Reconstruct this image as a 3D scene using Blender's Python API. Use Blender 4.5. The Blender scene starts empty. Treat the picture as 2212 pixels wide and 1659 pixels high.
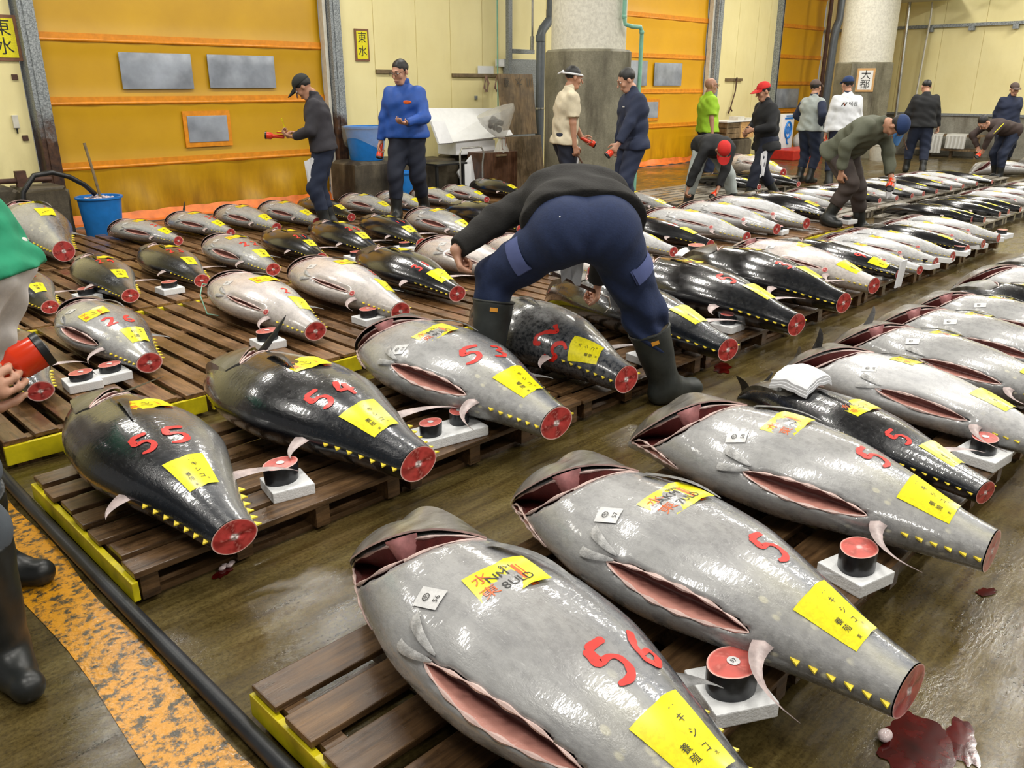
import bpy, bmesh, math, random
import numpy as np
from mathutils import Vector, Matrix, noise
R = math.radians
PI = math.pi
scene = bpy.context.scene
C = scene.collection
rng = random.Random(7)

# ---------------------------------------------------------------- camera
CX, CY, FPX, HORIZON, CAM_H = 1106., 829.5, 1789., 185., 1.62
PITCH = math.atan((CY - HORIZON) / FPX)
cam_data = bpy.data.cameras.new('camera')
cam_data.sensor_width = 36.0
cam_data.lens = FPX / 2212 * 36
cam_data.clip_start = .05
cam = bpy.data.objects.new('camera', cam_data)
C.objects.link(cam)
cam.location = (0, 0, CAM_H)
cam.rotation_euler = (R(90) - PITCH, 0, R(-45))
scene.camera = cam

# ---------------------------------------------------------------- world, lights, exposure
scene.view_settings.view_transform = 'Standard'
scene.view_settings.look = 'None'
scene.view_settings.exposure = 0.0
scene.view_settings.gamma = 1.0
scene.view_settings.use_curve_mapping = False
w = bpy.data.worlds.new('hall_air'); scene.world = w; w.use_nodes = True
w.node_tree.nodes['Background'].inputs[0].default_value = (.98, .95, .90, 1)
w.node_tree.nodes['Background'].inputs[1].default_value = .24
cy = scene.cycles; cy.max_bounces = 5; cy.diffuse_bounces = 3; cy.glossy_bounces = 3; cy.transmission_bounces = 3; cy.transparent_max_bounces = 8; cy.adaptive_threshold = .05
LAMP_Z = 4.7
def lamp(x, y, z=LAMP_Z, power=60, sx=1.25, sy=.22, col=(1, .965, .89)):
    l = bpy.data.lights.new('tube_lamp', 'AREA'); l.shape = 'RECTANGLE'; l.size = sx; l.size_y = sy
    l.energy = power; l.color = col
    o = bpy.data.objects.new('tube_lamp', l); C.objects.link(o); o.location = (x, y, z)
    return o
for yy in (-2.6, 1.0, 4.6, 8.6):
    for k in range(9):
        lamp(-.5 + 2.7 * k, yy, power=74 if k < 5 else 84)

# ---------------------------------------------------------------- pixels of the photograph to points in the hall
_c, _s, _q = math.cos(PITCH), math.sin(PITCH), math.sqrt(.5)
def G(x, y, z=0.):
    """point at height z seen at pixel x, y"""
    up = CY - y; fh = FPX * _c + up * _s; uw = up * _c - FPX * _s
    t = (CAM_H - z) / -uw; fw = fh * t; rt = (x - CX) * t
    return Vector(((fw + rt) * _q, (fw - rt) * _q, z))
def WY(x, y, Y):
    up = CY - y; fh = FPX * _c + up * _s; uw = up * _c - FPX * _s; rt = x - CX
    t = Y / ((fh - rt) * _q)
    return Vector(((fh + rt) * _q * t, Y, CAM_H + uw * t))
def WX(x, y, X):
    up = CY - y; fh = FPX * _c + up * _s; uw = up * _c - FPX * _s; rt = x - CX
    t = X / ((fh + rt) * _q)
    return Vector((X, (fh - rt) * _q * t, CAM_H + uw * t))

# ---------------------------------------------------------------- object helpers
def link(name, me, parent=None):
    o = bpy.data.objects.new(name, me); C.objects.link(o)
    if parent is not None: o.parent = parent
    return o
def tag(o, label=None, cat=None, group=None, kind=None):
    if label: o['label'] = label
    if cat: o['category'] = cat
    if group: o['group'] = group
    if kind: o['kind'] = kind
    return o
def empty(name, loc=(0, 0, 0), rz=0., label=None, cat=None, group=None):
    o = bpy.data.objects.new(name, None); C.objects.link(o); o.empty_display_size = .1
    o.location = loc; o.rotation_euler = (0, 0, rz)
    return tag(o, label, cat, group)
def copy_tree(o, parent=None):
    c = o.copy(); C.objects.link(c)
    if parent is not None: c.parent = parent
    for ch in o.children: copy_tree(ch, c)
    return c
class MB:
    """collects shapes; build() links them as one mesh object"""
    def __init__(s): s.v = []; s.f = []; s.m = []; s.c = {}
    def add(s, vs, fs, mi=0, col=None):
        b = len(s.v); s.v += [tuple(v) for v in vs]
        for f in fs: s.f.append(tuple(b + i for i in f)); s.m.append(mi)
        if col is not None:
            for i in range(len(vs)): s.c[b + i] = col[i] if hasattr(col[0], '__len__') else col
    def box(s, x0, x1, y0, y1, z0, z1, mi=0, M=None):
        vs = [Vector(p) for p in ((x0,y0,z0),(x1,y0,z0),(x1,y1,z0),(x0,y1,z0),(x0,y0,z1),(x1,y0,z1),(x1,y1,z1),(x0,y1,z1))]
        if M is not None: vs = [M @ v for v in vs]
        s.add(vs, [(0,3,2,1),(4,5,6,7),(0,1,5,4),(1,2,6,5),(2,3,7,6),(3,0,4,7)], mi)
    def tube(s, pts, r, n=10, mi=0, cap=True):
        pts = [Vector(p) for p in pts]; rs = r if hasattr(r, '__len__') else [r] * len(pts)
        prev = None; vs = []
        for i, p in enumerate(pts):
            d = (pts[min(i + 1, len(pts) - 1)] - pts[max(i - 1, 0)]).normalized()
            if prev is None: a = d.orthogonal().normalized()
            else: a = (prev - d * prev.dot(d)).normalized()
            prev = a; b = d.cross(a)
            for k in range(n):
                t = 2 * PI * k / n; vs.append(p + (a * math.cos(t) + b * math.sin(t)) * rs[i])
        fs = [(i*n+k, i*n+(k+1)%n, (i+1)*n+(k+1)%n, (i+1)*n+k) for i in range(len(pts)-1) for k in range(n)]
        if cap: fs += [tuple(range(n))[::-1], tuple((len(pts)-1)*n + k for k in range(n))]
        s.add(vs, fs, mi)
    def lathe(s, prof, n=32, mi=0, cx=0, cy=0, sx=1, sy=1):
        vs = [(cx + r*sx*math.cos(2*PI*k/n), cy + r*sy*math.sin(2*PI*k/n), z) for r, z in prof for k in range(n)]
        fs = [(i*n+k, i*n+(k+1)%n, (i+1)*n+(k+1)%n, (i+1)*n+k) for i in range(len(prof)-1) for k in range(n)]
        s.add(vs, fs, mi)
    def ball(s, c, r, n=12, mi=0):
        c = Vector(c); r = r if hasattr(r, '__len__') else (r, r, r); vs = []; m = n // 2 + 1
        for i in range(m):
            a = PI * i / (m - 1)
            for k in range(n):
                b = 2 * PI * k / n
                vs.append((c.x + r[0]*math.sin(a)*math.cos(b), c.y + r[1]*math.sin(a)*math.sin(b), c.z + r[2]*math.cos(a)))
        s.add(vs, [(i*n+k, (i+1)*n+k, (i+1)*n+(k+1)%n, i*n+(k+1)%n) for i in range(m-1) for k in range(n)], mi)
    def mesh(s, name, mats, smooth=True, bevel=0.):
        me = bpy.data.meshes.new(name); me.from_pydata(s.v, [], s.f)
        for m in (mats if isinstance(mats, (list, tuple)) else [mats]): me.materials.append(m)
        me.polygons.foreach_set('material_index', s.m)
        if s.c:
            a = me.color_attributes.new('tint', 'FLOAT_COLOR', 'POINT')
            buf = np.ones((len(s.v), 4), np.float32)
            for i, c in s.c.items(): buf[i, :3] = c[:3]
            a.data.foreach_set('color', buf.ravel())
        if smooth or bevel:
            bm = bmesh.new(); bm.from_mesh(me)
            if bevel:
                bmesh.ops.bevel(bm, geom=[e for e in bm.edges if e.is_manifold and e.calc_face_angle(0) > R(35)], offset=bevel, segments=2, affect='EDGES', profile=.6)
            for f in bm.faces: f.smooth = smooth
            if smooth:
                for e in bm.edges:
                    if e.is_manifold and e.calc_face_angle(0) > R(40): e.smooth = False
            bm.to_mesh(me); bm.free()
        me.update(); return me
    def build(s, name, mats, parent=None, smooth=True, bevel=0.):
        return link(name, s.mesh(name, mats, smooth, bevel), parent)
def structure(o): o['kind'] = 'structure'; return o

# ---------------------------------------------------------------- materials
def srgb(r, g, b):
    return tuple(((c/255)/12.92 if c/255 <= .04045 else ((c/255+.055)/1.055)**2.4) for c in (r, g, b)) + (1,)
class NT:
    def __init__(s, name):
        s.mat = bpy.data.materials.new(name); s.mat.use_nodes = True; s.t = s.mat.node_tree
        s.b = s.t.nodes['Principled BSDF']
    def n(s, typ, **kw):
        nd = s.t.nodes.new(typ)
        for k, v in kw.items():
            if k.startswith('i_'):
                k = k[2:]; nd.inputs[int(k) if k.isdigit() else k.replace('_', ' ')].default_value = v
            else: setattr(nd, k, v)
        return nd
    def l(s, a, b): s.t.links.new(a, b)
    def obj(s, scale=(1, 1, 1), rot=(0, 0, 0)):
        tc = s.n('ShaderNodeTexCoord'); mp = s.n('ShaderNodeMapping'); s.l(tc.outputs['Object'], mp.inputs[0])
        mp.inputs['Scale'].default_value = scale; mp.inputs['Rotation'].default_value = rot
        return mp.outputs[0]
    def noise(s, co, scale, detail=3, rough=.55, dist=0.):
        nd = s.n('ShaderNodeTexNoise', i_Scale=scale, i_Detail=detail, i_Roughness=rough, i_Distortion=dist); s.l(co, nd.inputs[0])
        return nd.outputs[0]
    def ramp(s, fac, stops, interp='LINEAR'):
        nd = s.n('ShaderNodeValToRGB'); nd.color_ramp.interpolation = interp; e = nd.color_ramp.elements
        while len(e) < len(stops): e.new(.5)
        for i, (p, c) in enumerate(stops):
            e[i].position = p; e[i].color = c if hasattr(c, '__len__') else (c, c, c, 1)
        s.l(fac, nd.inputs[0]); return nd.outputs[0]
    def mix(s, fac, a, b, mode='MIX'):
        nd = s.n('ShaderNodeMix', data_type='RGBA', blend_type=mode)
        for v, k in ((fac, 0), (a, 6), (b, 7)):
            if hasattr(v, 'is_linked') or hasattr(v, 'links'): s.l(v, nd.inputs[k])
            else: nd.inputs[k].default_value = v
        return nd.outputs[2]
    def math(s, op, a, b=0., clamp=False):
        nd = s.n('ShaderNodeMath', operation=op, use_clamp=clamp)
        for v, k in ((a, 0), (b, 1)):
            if hasattr(v, 'links'): s.l(v, nd.inputs[k])
            else: nd.inputs[k].default_value = v
        return nd.outputs[0]
    def attr(s, name):
        return s.n('ShaderNodeAttribute', attribute_name=name)
    def bump(s, h, strength=.3, dist=.01):
        nd = s.n('ShaderNodeBump', i_Strength=strength, i_Distance=dist); s.l(h, nd.inputs['Height']); s.l(nd.outputs[0], s.b.inputs['Normal']); s.l(nd.outputs[0], s.b.inputs['Coat Normal'])
    def set(s, **kw):
        for k, v in kw.items():
            k = k.replace('_', ' ')
            if hasattr(v, 'links'): s.l(v, s.b.inputs[k])
            else: s.b.inputs[k].default_value = v
        return s.mat
def plain(name, col, rough=.5, metal=0., **kw):
    """colour with slight mottling and grain"""
    t = NT(name); co = t.obj()
    nz = t.noise(co, kw.pop('scale', 14), 4)
    v = kw.pop('var', .12)
    c2 = tuple(max(0, c * (1 - v)) for c in col[:3]) + (1,); c1 = tuple(min(1, c * (1 + v)) for c in col[:3]) + (1,)
    bs = kw.pop('bump', .15)
    t.set(Base_Color=t.ramp(nz, [(.3, c2), (.7, c1)]), Roughness=rough, Metallic=metal)
    if bs: t.bump(t.noise(co, kw.pop('bscale', 60), 3), bs, .004)
    kw.pop('bscale', 0)
    return t.set(**kw)
M = {}
# ================================================================= materials
def skin(name, stops, tail_stops, speck=0., rough=.27, coat=.7, bumpy=.25, warm=None):
    t = NT(name); a = t.attr('ft'); sep = t.n('ShaderNodeSeparateColor'); t.l(a.outputs['Color'], sep.inputs[0])
    co = t.obj((1.2, 5, 5)); cf = t.obj()
    n1 = t.noise(co, 2.4, 6, .62); n2 = t.noise(cf, 46, 4, .6)
    g = t.math('ADD', sep.outputs[1], t.math('MULTIPLY', t.math('SUBTRACT', n1, .5), .34))
    g = t.math('ADD', g, t.math('MULTIPLY', t.math('SUBTRACT', n2, .5), .10))
    c1 = t.ramp(g, stops); c2 = t.ramp(g, tail_stops)
    tt = t.math('ADD', t.math('SUBTRACT', sep.outputs[0], .10), t.math('MULTIPLY', t.math('SUBTRACT', t.noise(cf, 9, 5, .6), .5), .10))
    f = t.ramp(tt, [(.585, 0.), (.66, 1.)])
    col = t.mix(f, c1, c2)
    # fine mottling
    col = t.mix(t.math('MULTIPLY', t.ramp(n2, [(.35, 0.), (.75, 1.)]), .35), col, tuple(min(1, q*1.25 + .02) for q in stops[0][1][:3]) + (1,), 'MIX') if speck else col
    if speck:
        vo = t.n('ShaderNodeTexVoronoi', i_Scale=30.); vo.inputs['Randomness'].default_value = .9; cs = t.obj((.55, 1, 1)); t.l(cs, vo.inputs[0])
        sp = t.ramp(vo.outputs['Distance'], [(.20, 1.), (.30, 0.)])
        band = t.math('MULTIPLY', t.ramp(sep.outputs[0], [(.68, 0.), (.74, 1.)]), t.ramp(sep.outputs[1], [(.30, 1.), (.62, 0.)]))
        gate = t.ramp(t.noise(cf, 7, 2), [(.46, 0.), (.54, 1.)])
        col = t.mix(t.math('MULTIPLY', t.math('MULTIPLY', sp, band), t.math('MULTIPLY', gate, speck)), col, (.60, .58, .46, 1))
    col = t.mix(.8, col, t.ramp(t.noise(t.obj((1.5, 4, 4)), 4.5, 6, .7), [(.34, (.70, .70, .72, 1)), (.58, (1, 1, 1, 1))]), 'MULTIPLY')
    # creases: fine scratches across the flank
    sc = t.noise(t.obj((2, 60, 60), (0, 0, .5)), 3, 6, .7)
    col = t.mix(t.math('MULTIPLY', t.ramp(sc, [(.60, 0.), (.72, 1.)]), .30), col, (.80, .80, .80, 1) if speck else (.2, .2, .21, 1))
    r = t.ramp(n2, [(.3, rough*.75), (.75, min(1, rough*1.45))])
    h = t.math('ADD', t.math('MULTIPLY', t.noise(t.obj((1.2, 3, 3)), 30, 4, .7), 1.), t.math('MULTIPLY', t.noise(cf, 190, 2), .35))
    t.bump(h, bumpy, .006)
    nb = t.n('ShaderNodeBump', i_Strength=.26, i_Distance=.0035); t.l(t.noise(t.obj((3, 1.6, 1.6)), 26, 2, .5), nb.inputs['Height']); t.l(nb.outputs[0], t.b.inputs['Coat Normal'])
    return t.set(Base_Color=col, Roughness=r, Coat_Weight=coat, Coat_Roughness=.07, Metallic=.0, Specular_IOR_Level=.5)
def g3(v, b=0.): return (v*(1-b*.5), v, v*(1+b), 1)
M['skin_silver'] = skin('silver_tuna_skin', [(0, g3(.33)), (.22, g3(.35)), (.50, (.285, .28, .275, 1)), (.70, g3(.21, .08)), (.86, g3(.045, .35))],
                        [(0, g3(.20)), (.12, g3(.34)), (.34, (.44, .43, .36, 1)), (.50, g3(.22, .12)), (.76, g3(.035, .4))], speck=.9, bumpy=.18)
M['skin_pale'] = skin('pale_tuna_skin', [(0, (.50, .45, .42, 1)), (.25, (.68, .61, .58, 1)), (.62, (.66, .61, .59, 1)), (.84, g3(.32, .05)), (.98, g3(.05, .2))],
                      [(0, (.34, .31, .28, 1)), (.3, (.60, .56, .54, 1)), (.62, g3(.45, .05)), (.85, g3(.2, .1))], speck=.25, bumpy=.12)
M['skin_white'] = skin('whitish_tuna_skin', [(0, g3(.45)), (.3, g3(.62, .02)), (.60, g3(.60, .03)), (.80, g3(.20, .1)), (.94, g3(.03, .3))],
                       [(0, g3(.3)), (.3, g3(.5)), (.6, g3(.42, .08)), (.82, g3(.06, .3))], speck=.25, bumpy=.15)
M['skin_dark'] = skin('black_tuna_skin', [(0, g3(.22)), (.14, g3(.20)), (.30, g3(.085, .05)), (.46, (.014, .014, .015, 1)), (1, (.004, .005, .008, 1))],
                      [(0, (.30, .29, .24, 1)), (.24, g3(.19, .05)), (.44, g3(.075, .15)), (.62, g3(.02, .35)), (1, g3(.007, .5))], rough=.22, coat=.9, bumpy=.20)
M['skin_black'] = skin('jet_black_tuna_skin', [(0, g3(.10)), (.12, g3(.06)), (.26, g3(.018, .05)), (.5, (.006, .006, .008, 1))],
                      [(0, g3(.10)), (.22, g3(.05, .1)), (.36, g3(.014, .3)), (1, g3(.005, .5))], rough=.2, coat=1., bumpy=.16)
M['skin_steel'] = skin('dusky_tuna_skin', [(0, g3(.30)), (.30, g3(.26)), (.50, g3(.17, .03)), (.62, g3(.05, .1)), (.8, g3(.015, .3))],
                       [(0, (.30, .28, .22, 1)), (.35, (.24, .22, .18, 1)), (.55, g3(.12, .2)), (.7, g3(.02, .4))], speck=.5, bumpy=.2)
def head_skin(name, a, b):
    t = NT(name); co = t.obj(); n = t.noise(t.obj((3, 1, 1)), 7, 6, .65)
    t.bump(t.noise(co, 30, 5, .7), .35, .008)
    return t.set(Base_Color=t.ramp(n, [(.32, a), (.68, b)]), Roughness=.3, Coat_Weight=.7, Coat_Roughness=.1)
M['gill_skin'] = head_skin('tuna_head_skin', (.085, .075, .058, 1), (.27, .26, .24, 1))
M['skin_pale_head'] = head_skin('pale_head_skin', (.30, .23, .19, 1), (.55, .50, .46, 1))
M['skin_dark_head'] = head_skin('dark_head_skin', (.03, .028, .022, 1), (.14, .13, .11, 1))
M['skin_black_head'] = head_skin('black_head_skin', (.02, .018, .015, 1), (.09, .08, .065, 1))
def tinted(name, rough, coat=.5, sss=0., bumpy=.2):
    t = NT(name); a = t.attr('tint'); t.l(a.outputs['Color'], t.b.inputs['Base Color']); t.bump(t.noise(t.obj(), 60, 4, .7), bumpy, .004)
    return t.set(Roughness=rough, Coat_Weight=coat, Coat_Roughness=.15)
M['flesh'] = tinted('tuna_flesh', .32, .5)
M['raw'] = tinted('raw_cavity', .35, .35, bumpy=.5)
M['membrane'] = plain('pink_membrane', (.45, .20, .20, 1), .3, var=.35, scale=25)
M['skin_edge'] = plain('cut_skin_edge', (.68, .50, .46, 1), .35, var=.25, scale=30)
M['fin_dark'] = plain('dark_fin', (.022, .020, .020, 1), .3, var=.6, scale=24, bump=.5, bscale=90)
M['fin_grey'] = plain('grey_fin', (.16, .16, .16, 1), .35, var=.5, scale=24, bump=.5, bscale=90)
M['fin_pale'] = plain('pale_fin', (.46, .46, .46, 1), .4, var=.35, scale=40, bump=.6, bscale=120)
M['fin_pink'] = plain('pinkish_fin', (.40, .32, .31, 1), .35, var=.4, scale=22, bump=.3)
M['finlet'] = plain('yellow_finlet', (.80, .62, .05, 1), .35, var=.25)
M['eye_ring'] = plain('eye_ring', (.35, .33, .25, 1), .2); M['black_gloss'] = plain('black_gloss', (.006, .006, .006, 1), .15, bump=0)
def pnt(name, col, rough=.35, **k):
    t = NT(name); n = t.noise(t.obj(), 70, 4, .7)
    return t.set(Base_Color=t.ramp(n, [(.28, tuple(c*.75 for c in col[:3]) + (1,)), (.6, col)]), Roughness=rough, Coat_Weight=.12, Coat_Roughness=.15)
M['red_paint'] = pnt('red_brush_paint', (.66, .016, .006, 1), .5)
M['yellow_tag'] = pnt('yellow_paper', (.86, .76, .012, 1), .3); M['white_tag'] = pnt('white_paper', (.68, .68, .68, 1), .35)
M['ink'] = pnt('black_ink', (.012, .012, .012, 1), .4); M['red_print'] = pnt('orange_red_print', (.80, .13, .015, 1), .35)
def wood(name, ax, c0, c1, rough=.42, wet=.35, sc=1.):
    t = NT(name); s = [14*sc]*3; s[ax] = 1.1*sc; g = t.noise(t.obj(s), 3.2, 8, .68, .35); st = t.noise(t.obj(), 3.1, 5, .6)
    inf = t.n('ShaderNodeObjectInfo'); col = t.ramp(g, [(.30, c0), (.70, c1)])
    dirt = t.ramp(st, [(.40, (.25, .22, .2, 1)), (.60, (1, 1, 1, 1))]); col = t.mix(.75, col, dirt, 'MULTIPLY')
    t.bump(g, .35, .006)
    return t.set(Base_Color=col, Roughness=t.ramp(st, [(.4, rough*.55), (.62, rough*1.3)]), Coat_Weight=wet, Coat_Roughness=.22)
M['wood_x'] = wood('wet_pallet_wood', 0, (.045, .022, .010, 1), (.26, .145, .062, 1))
M['wood_y'] = wood('wet_pallet_board', 1, (.06, .028, .011, 1), (.33, .17, .065, 1))
M['wood_grey'] = wood('grey_pallet_wood', 1, (.18, .16, .13, 1), (.42, .39, .33, 1))
M['wood_crate'] = wood('brown_crate_wood', 2, (.05, .02, .01, 1), (.17, .075, .035, 1), .5, .1)
M['ply'] = wood('stained_plywood', 2, (.10, .06, .028, 1), (.36, .25, .13, 1), .6, .05, .6)
M['yellow_edge'] = plain('yellow_painted_edge', (.62, .52, .01, 1), .35, var=.35, scale=9)
M['foam'] = plain('polystyrene', (.80, .81, .82, 1), .6, var=.04, bump=.6, bscale=140)
M['foam_blood'] = plain('blood_stained_polystyrene', (.8, .45, .42, 1), .5, var=.4, scale=20)
def concrete(name, c0, c1, rough=.8, sc=1., stain=None, bump=.4, z=None):
    t = NT(name); co = t.obj(); n = t.noise(co, 1.6*sc, 8, .65); f = t.noise(co, 40*sc, 4, .7)
    col = t.ramp(n, [(.32, c0), (.68, c1)]); col = t.mix(.35, col, t.ramp(f, [(.35, (.35, .33, .3, 1)), (.6, (1, 1, 1, 1))]), 'MULTIPLY')
    if stain: col = t.mix(t.ramp(t.noise(t.obj((1, 1, .25)), 2.2, 5, .6), [(.48, 0.), (.66, 1.)]), col, stain)
    t.bump(f, bump, .01); return t.set(Base_Color=col, Roughness=rough)
M['column_low'] = concrete('weathered_concrete', (.13, .12, .08, 1), (.30, .28, .20, 1), .6, 1, (.06, .05, .03, 1))
M['column_top'] = concrete('white_painted_concrete', (.72, .70, .60, 1), (.80, .78, .68, 1), .55, .5, None, .1)
M['curb'] = concrete('dirty_curb_concrete', (.04, .032, .02, 1), (.17, .14, .09, 1), .7, 1.5, (.02, .015, .01, 1))
M['wall_low'] = concrete('lower_wall_concrete', (.20, .19, .15, 1), (.36, .35, .29, 1), .7, 1, (.12, .10, .07, 1))
# cream wall panels: seams are real grooves in the mesh; dirt near the foot
def wallmat():
    t = NT('cream_wall_panel'); co = t.obj(); n = t.noise(co, 1.1, 6, .6); f = t.noise(co, 160, 3)
    ge = t.n('ShaderNodeNewGeometry'); sp = t.n('ShaderNodeSeparateXYZ'); t.l(ge.outputs['Position'], sp.inputs[0])
    col = t.ramp(n, [(.3, (.80, .70, .34, 1)), (.7, (.88, .79, .42, 1))])
    dirt = t.math('MULTIPLY', t.ramp(t.noise(t.obj((1.5, 1.5, .5)), 2.6, 7, .7), [(.46, 0.), (.70, 1.)]), t.ramp(sp.outputs[2], [(.2, .45), (1.0, .05)]))
    col = t.mix(dirt, col, (.13, .09, .03, 1)); t.bump(f, .12, .004)
    return t.set(Base_Color=col, Roughness=.42)
M['cream'] = wallmat()
def sheet(name, a, b, stain, zlo):
    t = NT(name); co = t.obj(); n = t.noise(co, .9, 5, .6); ge = t.n('ShaderNodeNewGeometry'); sp = t.n('ShaderNodeSeparateXYZ'); t.l(ge.outputs['Position'], sp.inputs[0])
    col = t.ramp(n, [(.3, a), (.7, b)])
    d = t.math('MULTIPLY', t.ramp(t.noise(t.obj((2, 2, .4)), 2.0, 7, .68), [(.40, 0.), (.66, 1.)]), t.ramp(sp.outputs[2], [(.0, .9), (zlo, .0)]))
    col = t.mix(d, col, stain); t.bump(t.noise(co, 240, 2), .08, .002)
    return t.set(Base_Color=col, Roughness=.36, Coat_Weight=.25, Coat_Roughness=.3)
M['sheet'] = sheet('ochre_sheet', (.50, .27, .004, 1), (.62, .35, .006, 1), (.16, .07, .003, 1), .8)
M['sheet_far'] = sheet('orange_sheet', (.66, .33, .004, 1), (.76, .40, .006, 1), (.30, .12, .003, 1), .8)
M['band'] = plain('orange_band', (.72, .26, .012, 1), .35, var=.15); M['hem'] = plain('orange_hem', (.80, .20, .03, 1), .45, var=.3, scale=6)
M['pane'] = plain('cloudy_vinyl_pane', (.30, .33, .38, 1), .16, var=.35, scale=2.5, bump=.25, bscale=5)
def rusty():
    t = NT('rusting_galvanised_steel'); ge = t.n('ShaderNodeNewGeometry'); sp = t.n('ShaderNodeSeparateXYZ'); t.l(ge.outputs['Position'], sp.inputs[0]); co = t.obj()
    z = t.math('ADD', sp.outputs[2], t.math('MULTIPLY', t.noise(co, 5, 5, .7), .8))
    f = t.ramp(t.math('MULTIPLY', z, .5), [(.74, 1.), (.86, 0.)])
    col = t.mix(f, t.ramp(t.noise(co, 55, 3, .6), [(.4, (.16, .18, .19, 1)), (.62, (.38, .41, .42, 1))]), t.ramp(t.noise(co, 9, 5, .7), [(.35, (.025, .014, .012, 1)), (.7, (.13, .06, .03, 1))]))
    t.bump(t.noise(co, 30, 4), .3, .005); return t.set(Base_Color=col, Roughness=.5, Metallic=.25)
M['frame'] = rusty()
def floormat():
    t = NT('wet_concrete_floor'); ge = t.n('ShaderNodeNewGeometry'); pos = ge.outputs['Position']
    def mp(sc, rz=0.):
        m = t.n('ShaderNodeMapping'); t.l(pos, m.inputs[0]); m.inputs['Scale'].default_value = sc; m.inputs['Rotation'].default_value = (0, 0, rz); return m.outputs[0]
    big = t.noise(mp((1, 1, 1)), .9, 6, .6); streak = t.noise(mp((.9, 9, 1), .12), 1.6, 7, .7, .3); fine = t.noise(mp((1, 1, 1)), 75, 4, .75)
    col = t.ramp(streak, [(.30, (.036, .022, .006, 1)), (.52, (.105, .076, .024, 1)), (.74, (.165, .128, .048, 1))])
    col = t.mix(.6, col, t.ramp(fine, [(.36, (.22, .20, .16, 1)), (.56, (1, 1, 1, 1))]), 'MULTIPLY')
    rust = t.math('MULTIPLY', t.ramp(big, [(.52, 0.), (.70, 1.)]), .55); col = t.mix(rust, col, (.10, .045, .012, 1))
    wet = t.ramp(t.math('ADD', t.math('MULTIPLY', big, .6), t.math('MULTIPLY', t.noise(mp((1, 2.2, 1)), 4, 5, .65), .4)), [(.40, 1.), (.58, 0.)])
    rough = t.mix(wet, (.50, .50, .50, 1), (.11, .11, .11, 1))
    rip = t.math('ADD', t.math('MULTIPLY', t.noise(mp((1, 2.4, 1)), 26, 5, .7), 1.), t.math('MULTIPLY', fine, .12))
    t.bump(rip, .15, .008)
    return t.set(Base_Color=col, Roughness=rough, Coat_Weight=t.math('ADD', t.math('MULTIPLY', wet, .8), .06), Coat_Roughness=.05, Specular_IOR_Level=.18)
M['floor'] = floormat()
def linemat():
    t = NT('worn_yellow_line'); co = t.obj(); n = t.noise(co, 26, 6, .75); f = t.ramp(n, [(.42, 0.), (.52, 1.)])
    t.bump(t.noise(co, 50, 4), .5, .006)
    return t.set(Base_Color=t.mix(f, (.06, .05, .028, 1), (.68, .30, .012, 1)), Roughness=.28, Coat_Weight=.4, Coat_Roughness=.1)
M['line'] = linemat()
M['rubber'] = plain('black_rubber', (.012, .013, .014, 1), .35, var=.3, bump=.2)
M['hose'] = plain('black_hose', (.02, .022, .026, 1), .4, var=.5, scale=5)
M['blood'] = plain('blood', (.055, .003, .002, 1), .14, var=.6, scale=14, bump=.05)
M['blue_plastic'] = plain('blue_plastic', (.015, .20, .62, 1), .38, var=.10, bump=.03); M['grey_pipe'] = plain('grey_pipe', (.13, .15, .17, 1), .4, var=.1)
M['green_pipe'] = plain('pale_green_pipe', (.22, .48, .36, 1), .4, var=.12); M['steel'] = plain('bright_steel', (.55, .55, .52, 1), .25, .8, var=.15)
M['galv'] = plain('speckled_galvanised_steel', (.24, .26, .27, 1), .45, .3, var=.4, scale=60); M['rust'] = plain('rust', (.07, .03, .018, 1), .7, var=.4)
M['white'] = plain('white_panel', (.80, .81, .80, 1), .4, var=.04, bump=.03); M['card'] = plain('brown_cardboard', (.20, .09, .045, 1), .6, var=.2)
M['tan'] = plain('tan_card', (.62, .36, .14, 1), .6); M['timber'] = plain('old_timber_rail', (.17, .12, .06, 1), .6, var=.3)
M['rope'] = plain('rope', (.25, .15, .11, 1), .8, var=.4); M['offwhite'] = plain('off_white_plastic', (.6, .58, .5, 1), .45)
M['red_plastic'] = plain('red_plastic', (.50, .03, .02, 1), .35); M['ceiling'] = plain('ceiling_board', (.22, .22, .20, 1), .8)
t = NT('clear_film'); t.bump(t.noise(t.obj(), 14, 5, .7), .8, .02)
M['film'] = t.set(Base_Color=(.75, .74, .68, 1), Roughness=.15, Alpha=.45, Coat_Weight=.5)
t = NT('thin_liner'); t.bump(t.noise(t.obj(), 14, 5, .7), .8, .02); M['film3'] = t.set(Base_Color=(.75, .78, .8, 1), Roughness=.12, Alpha=.24, Coat_Weight=.5)

t = NT('cloudy_film'); t.bump(t.noise(t.obj((1, 1, .3)), 22, 5, .7), .8, .02); M['film2'] = t.set(Base_Color=(.70, .70, .66, 1), Roughness=.25, Alpha=.82)
M['ice'] = plain('pinkish_ice', (.75, .62, .62, 1), .12, var=.2, scale=30); M['rind'] = plain('black_rind', (.014, .016, .020, 1), .28, var=.5, scale=40); M['green_bright'] = plain('bright_green_pipe', (.05, .50, .14, 1), .35)
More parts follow.
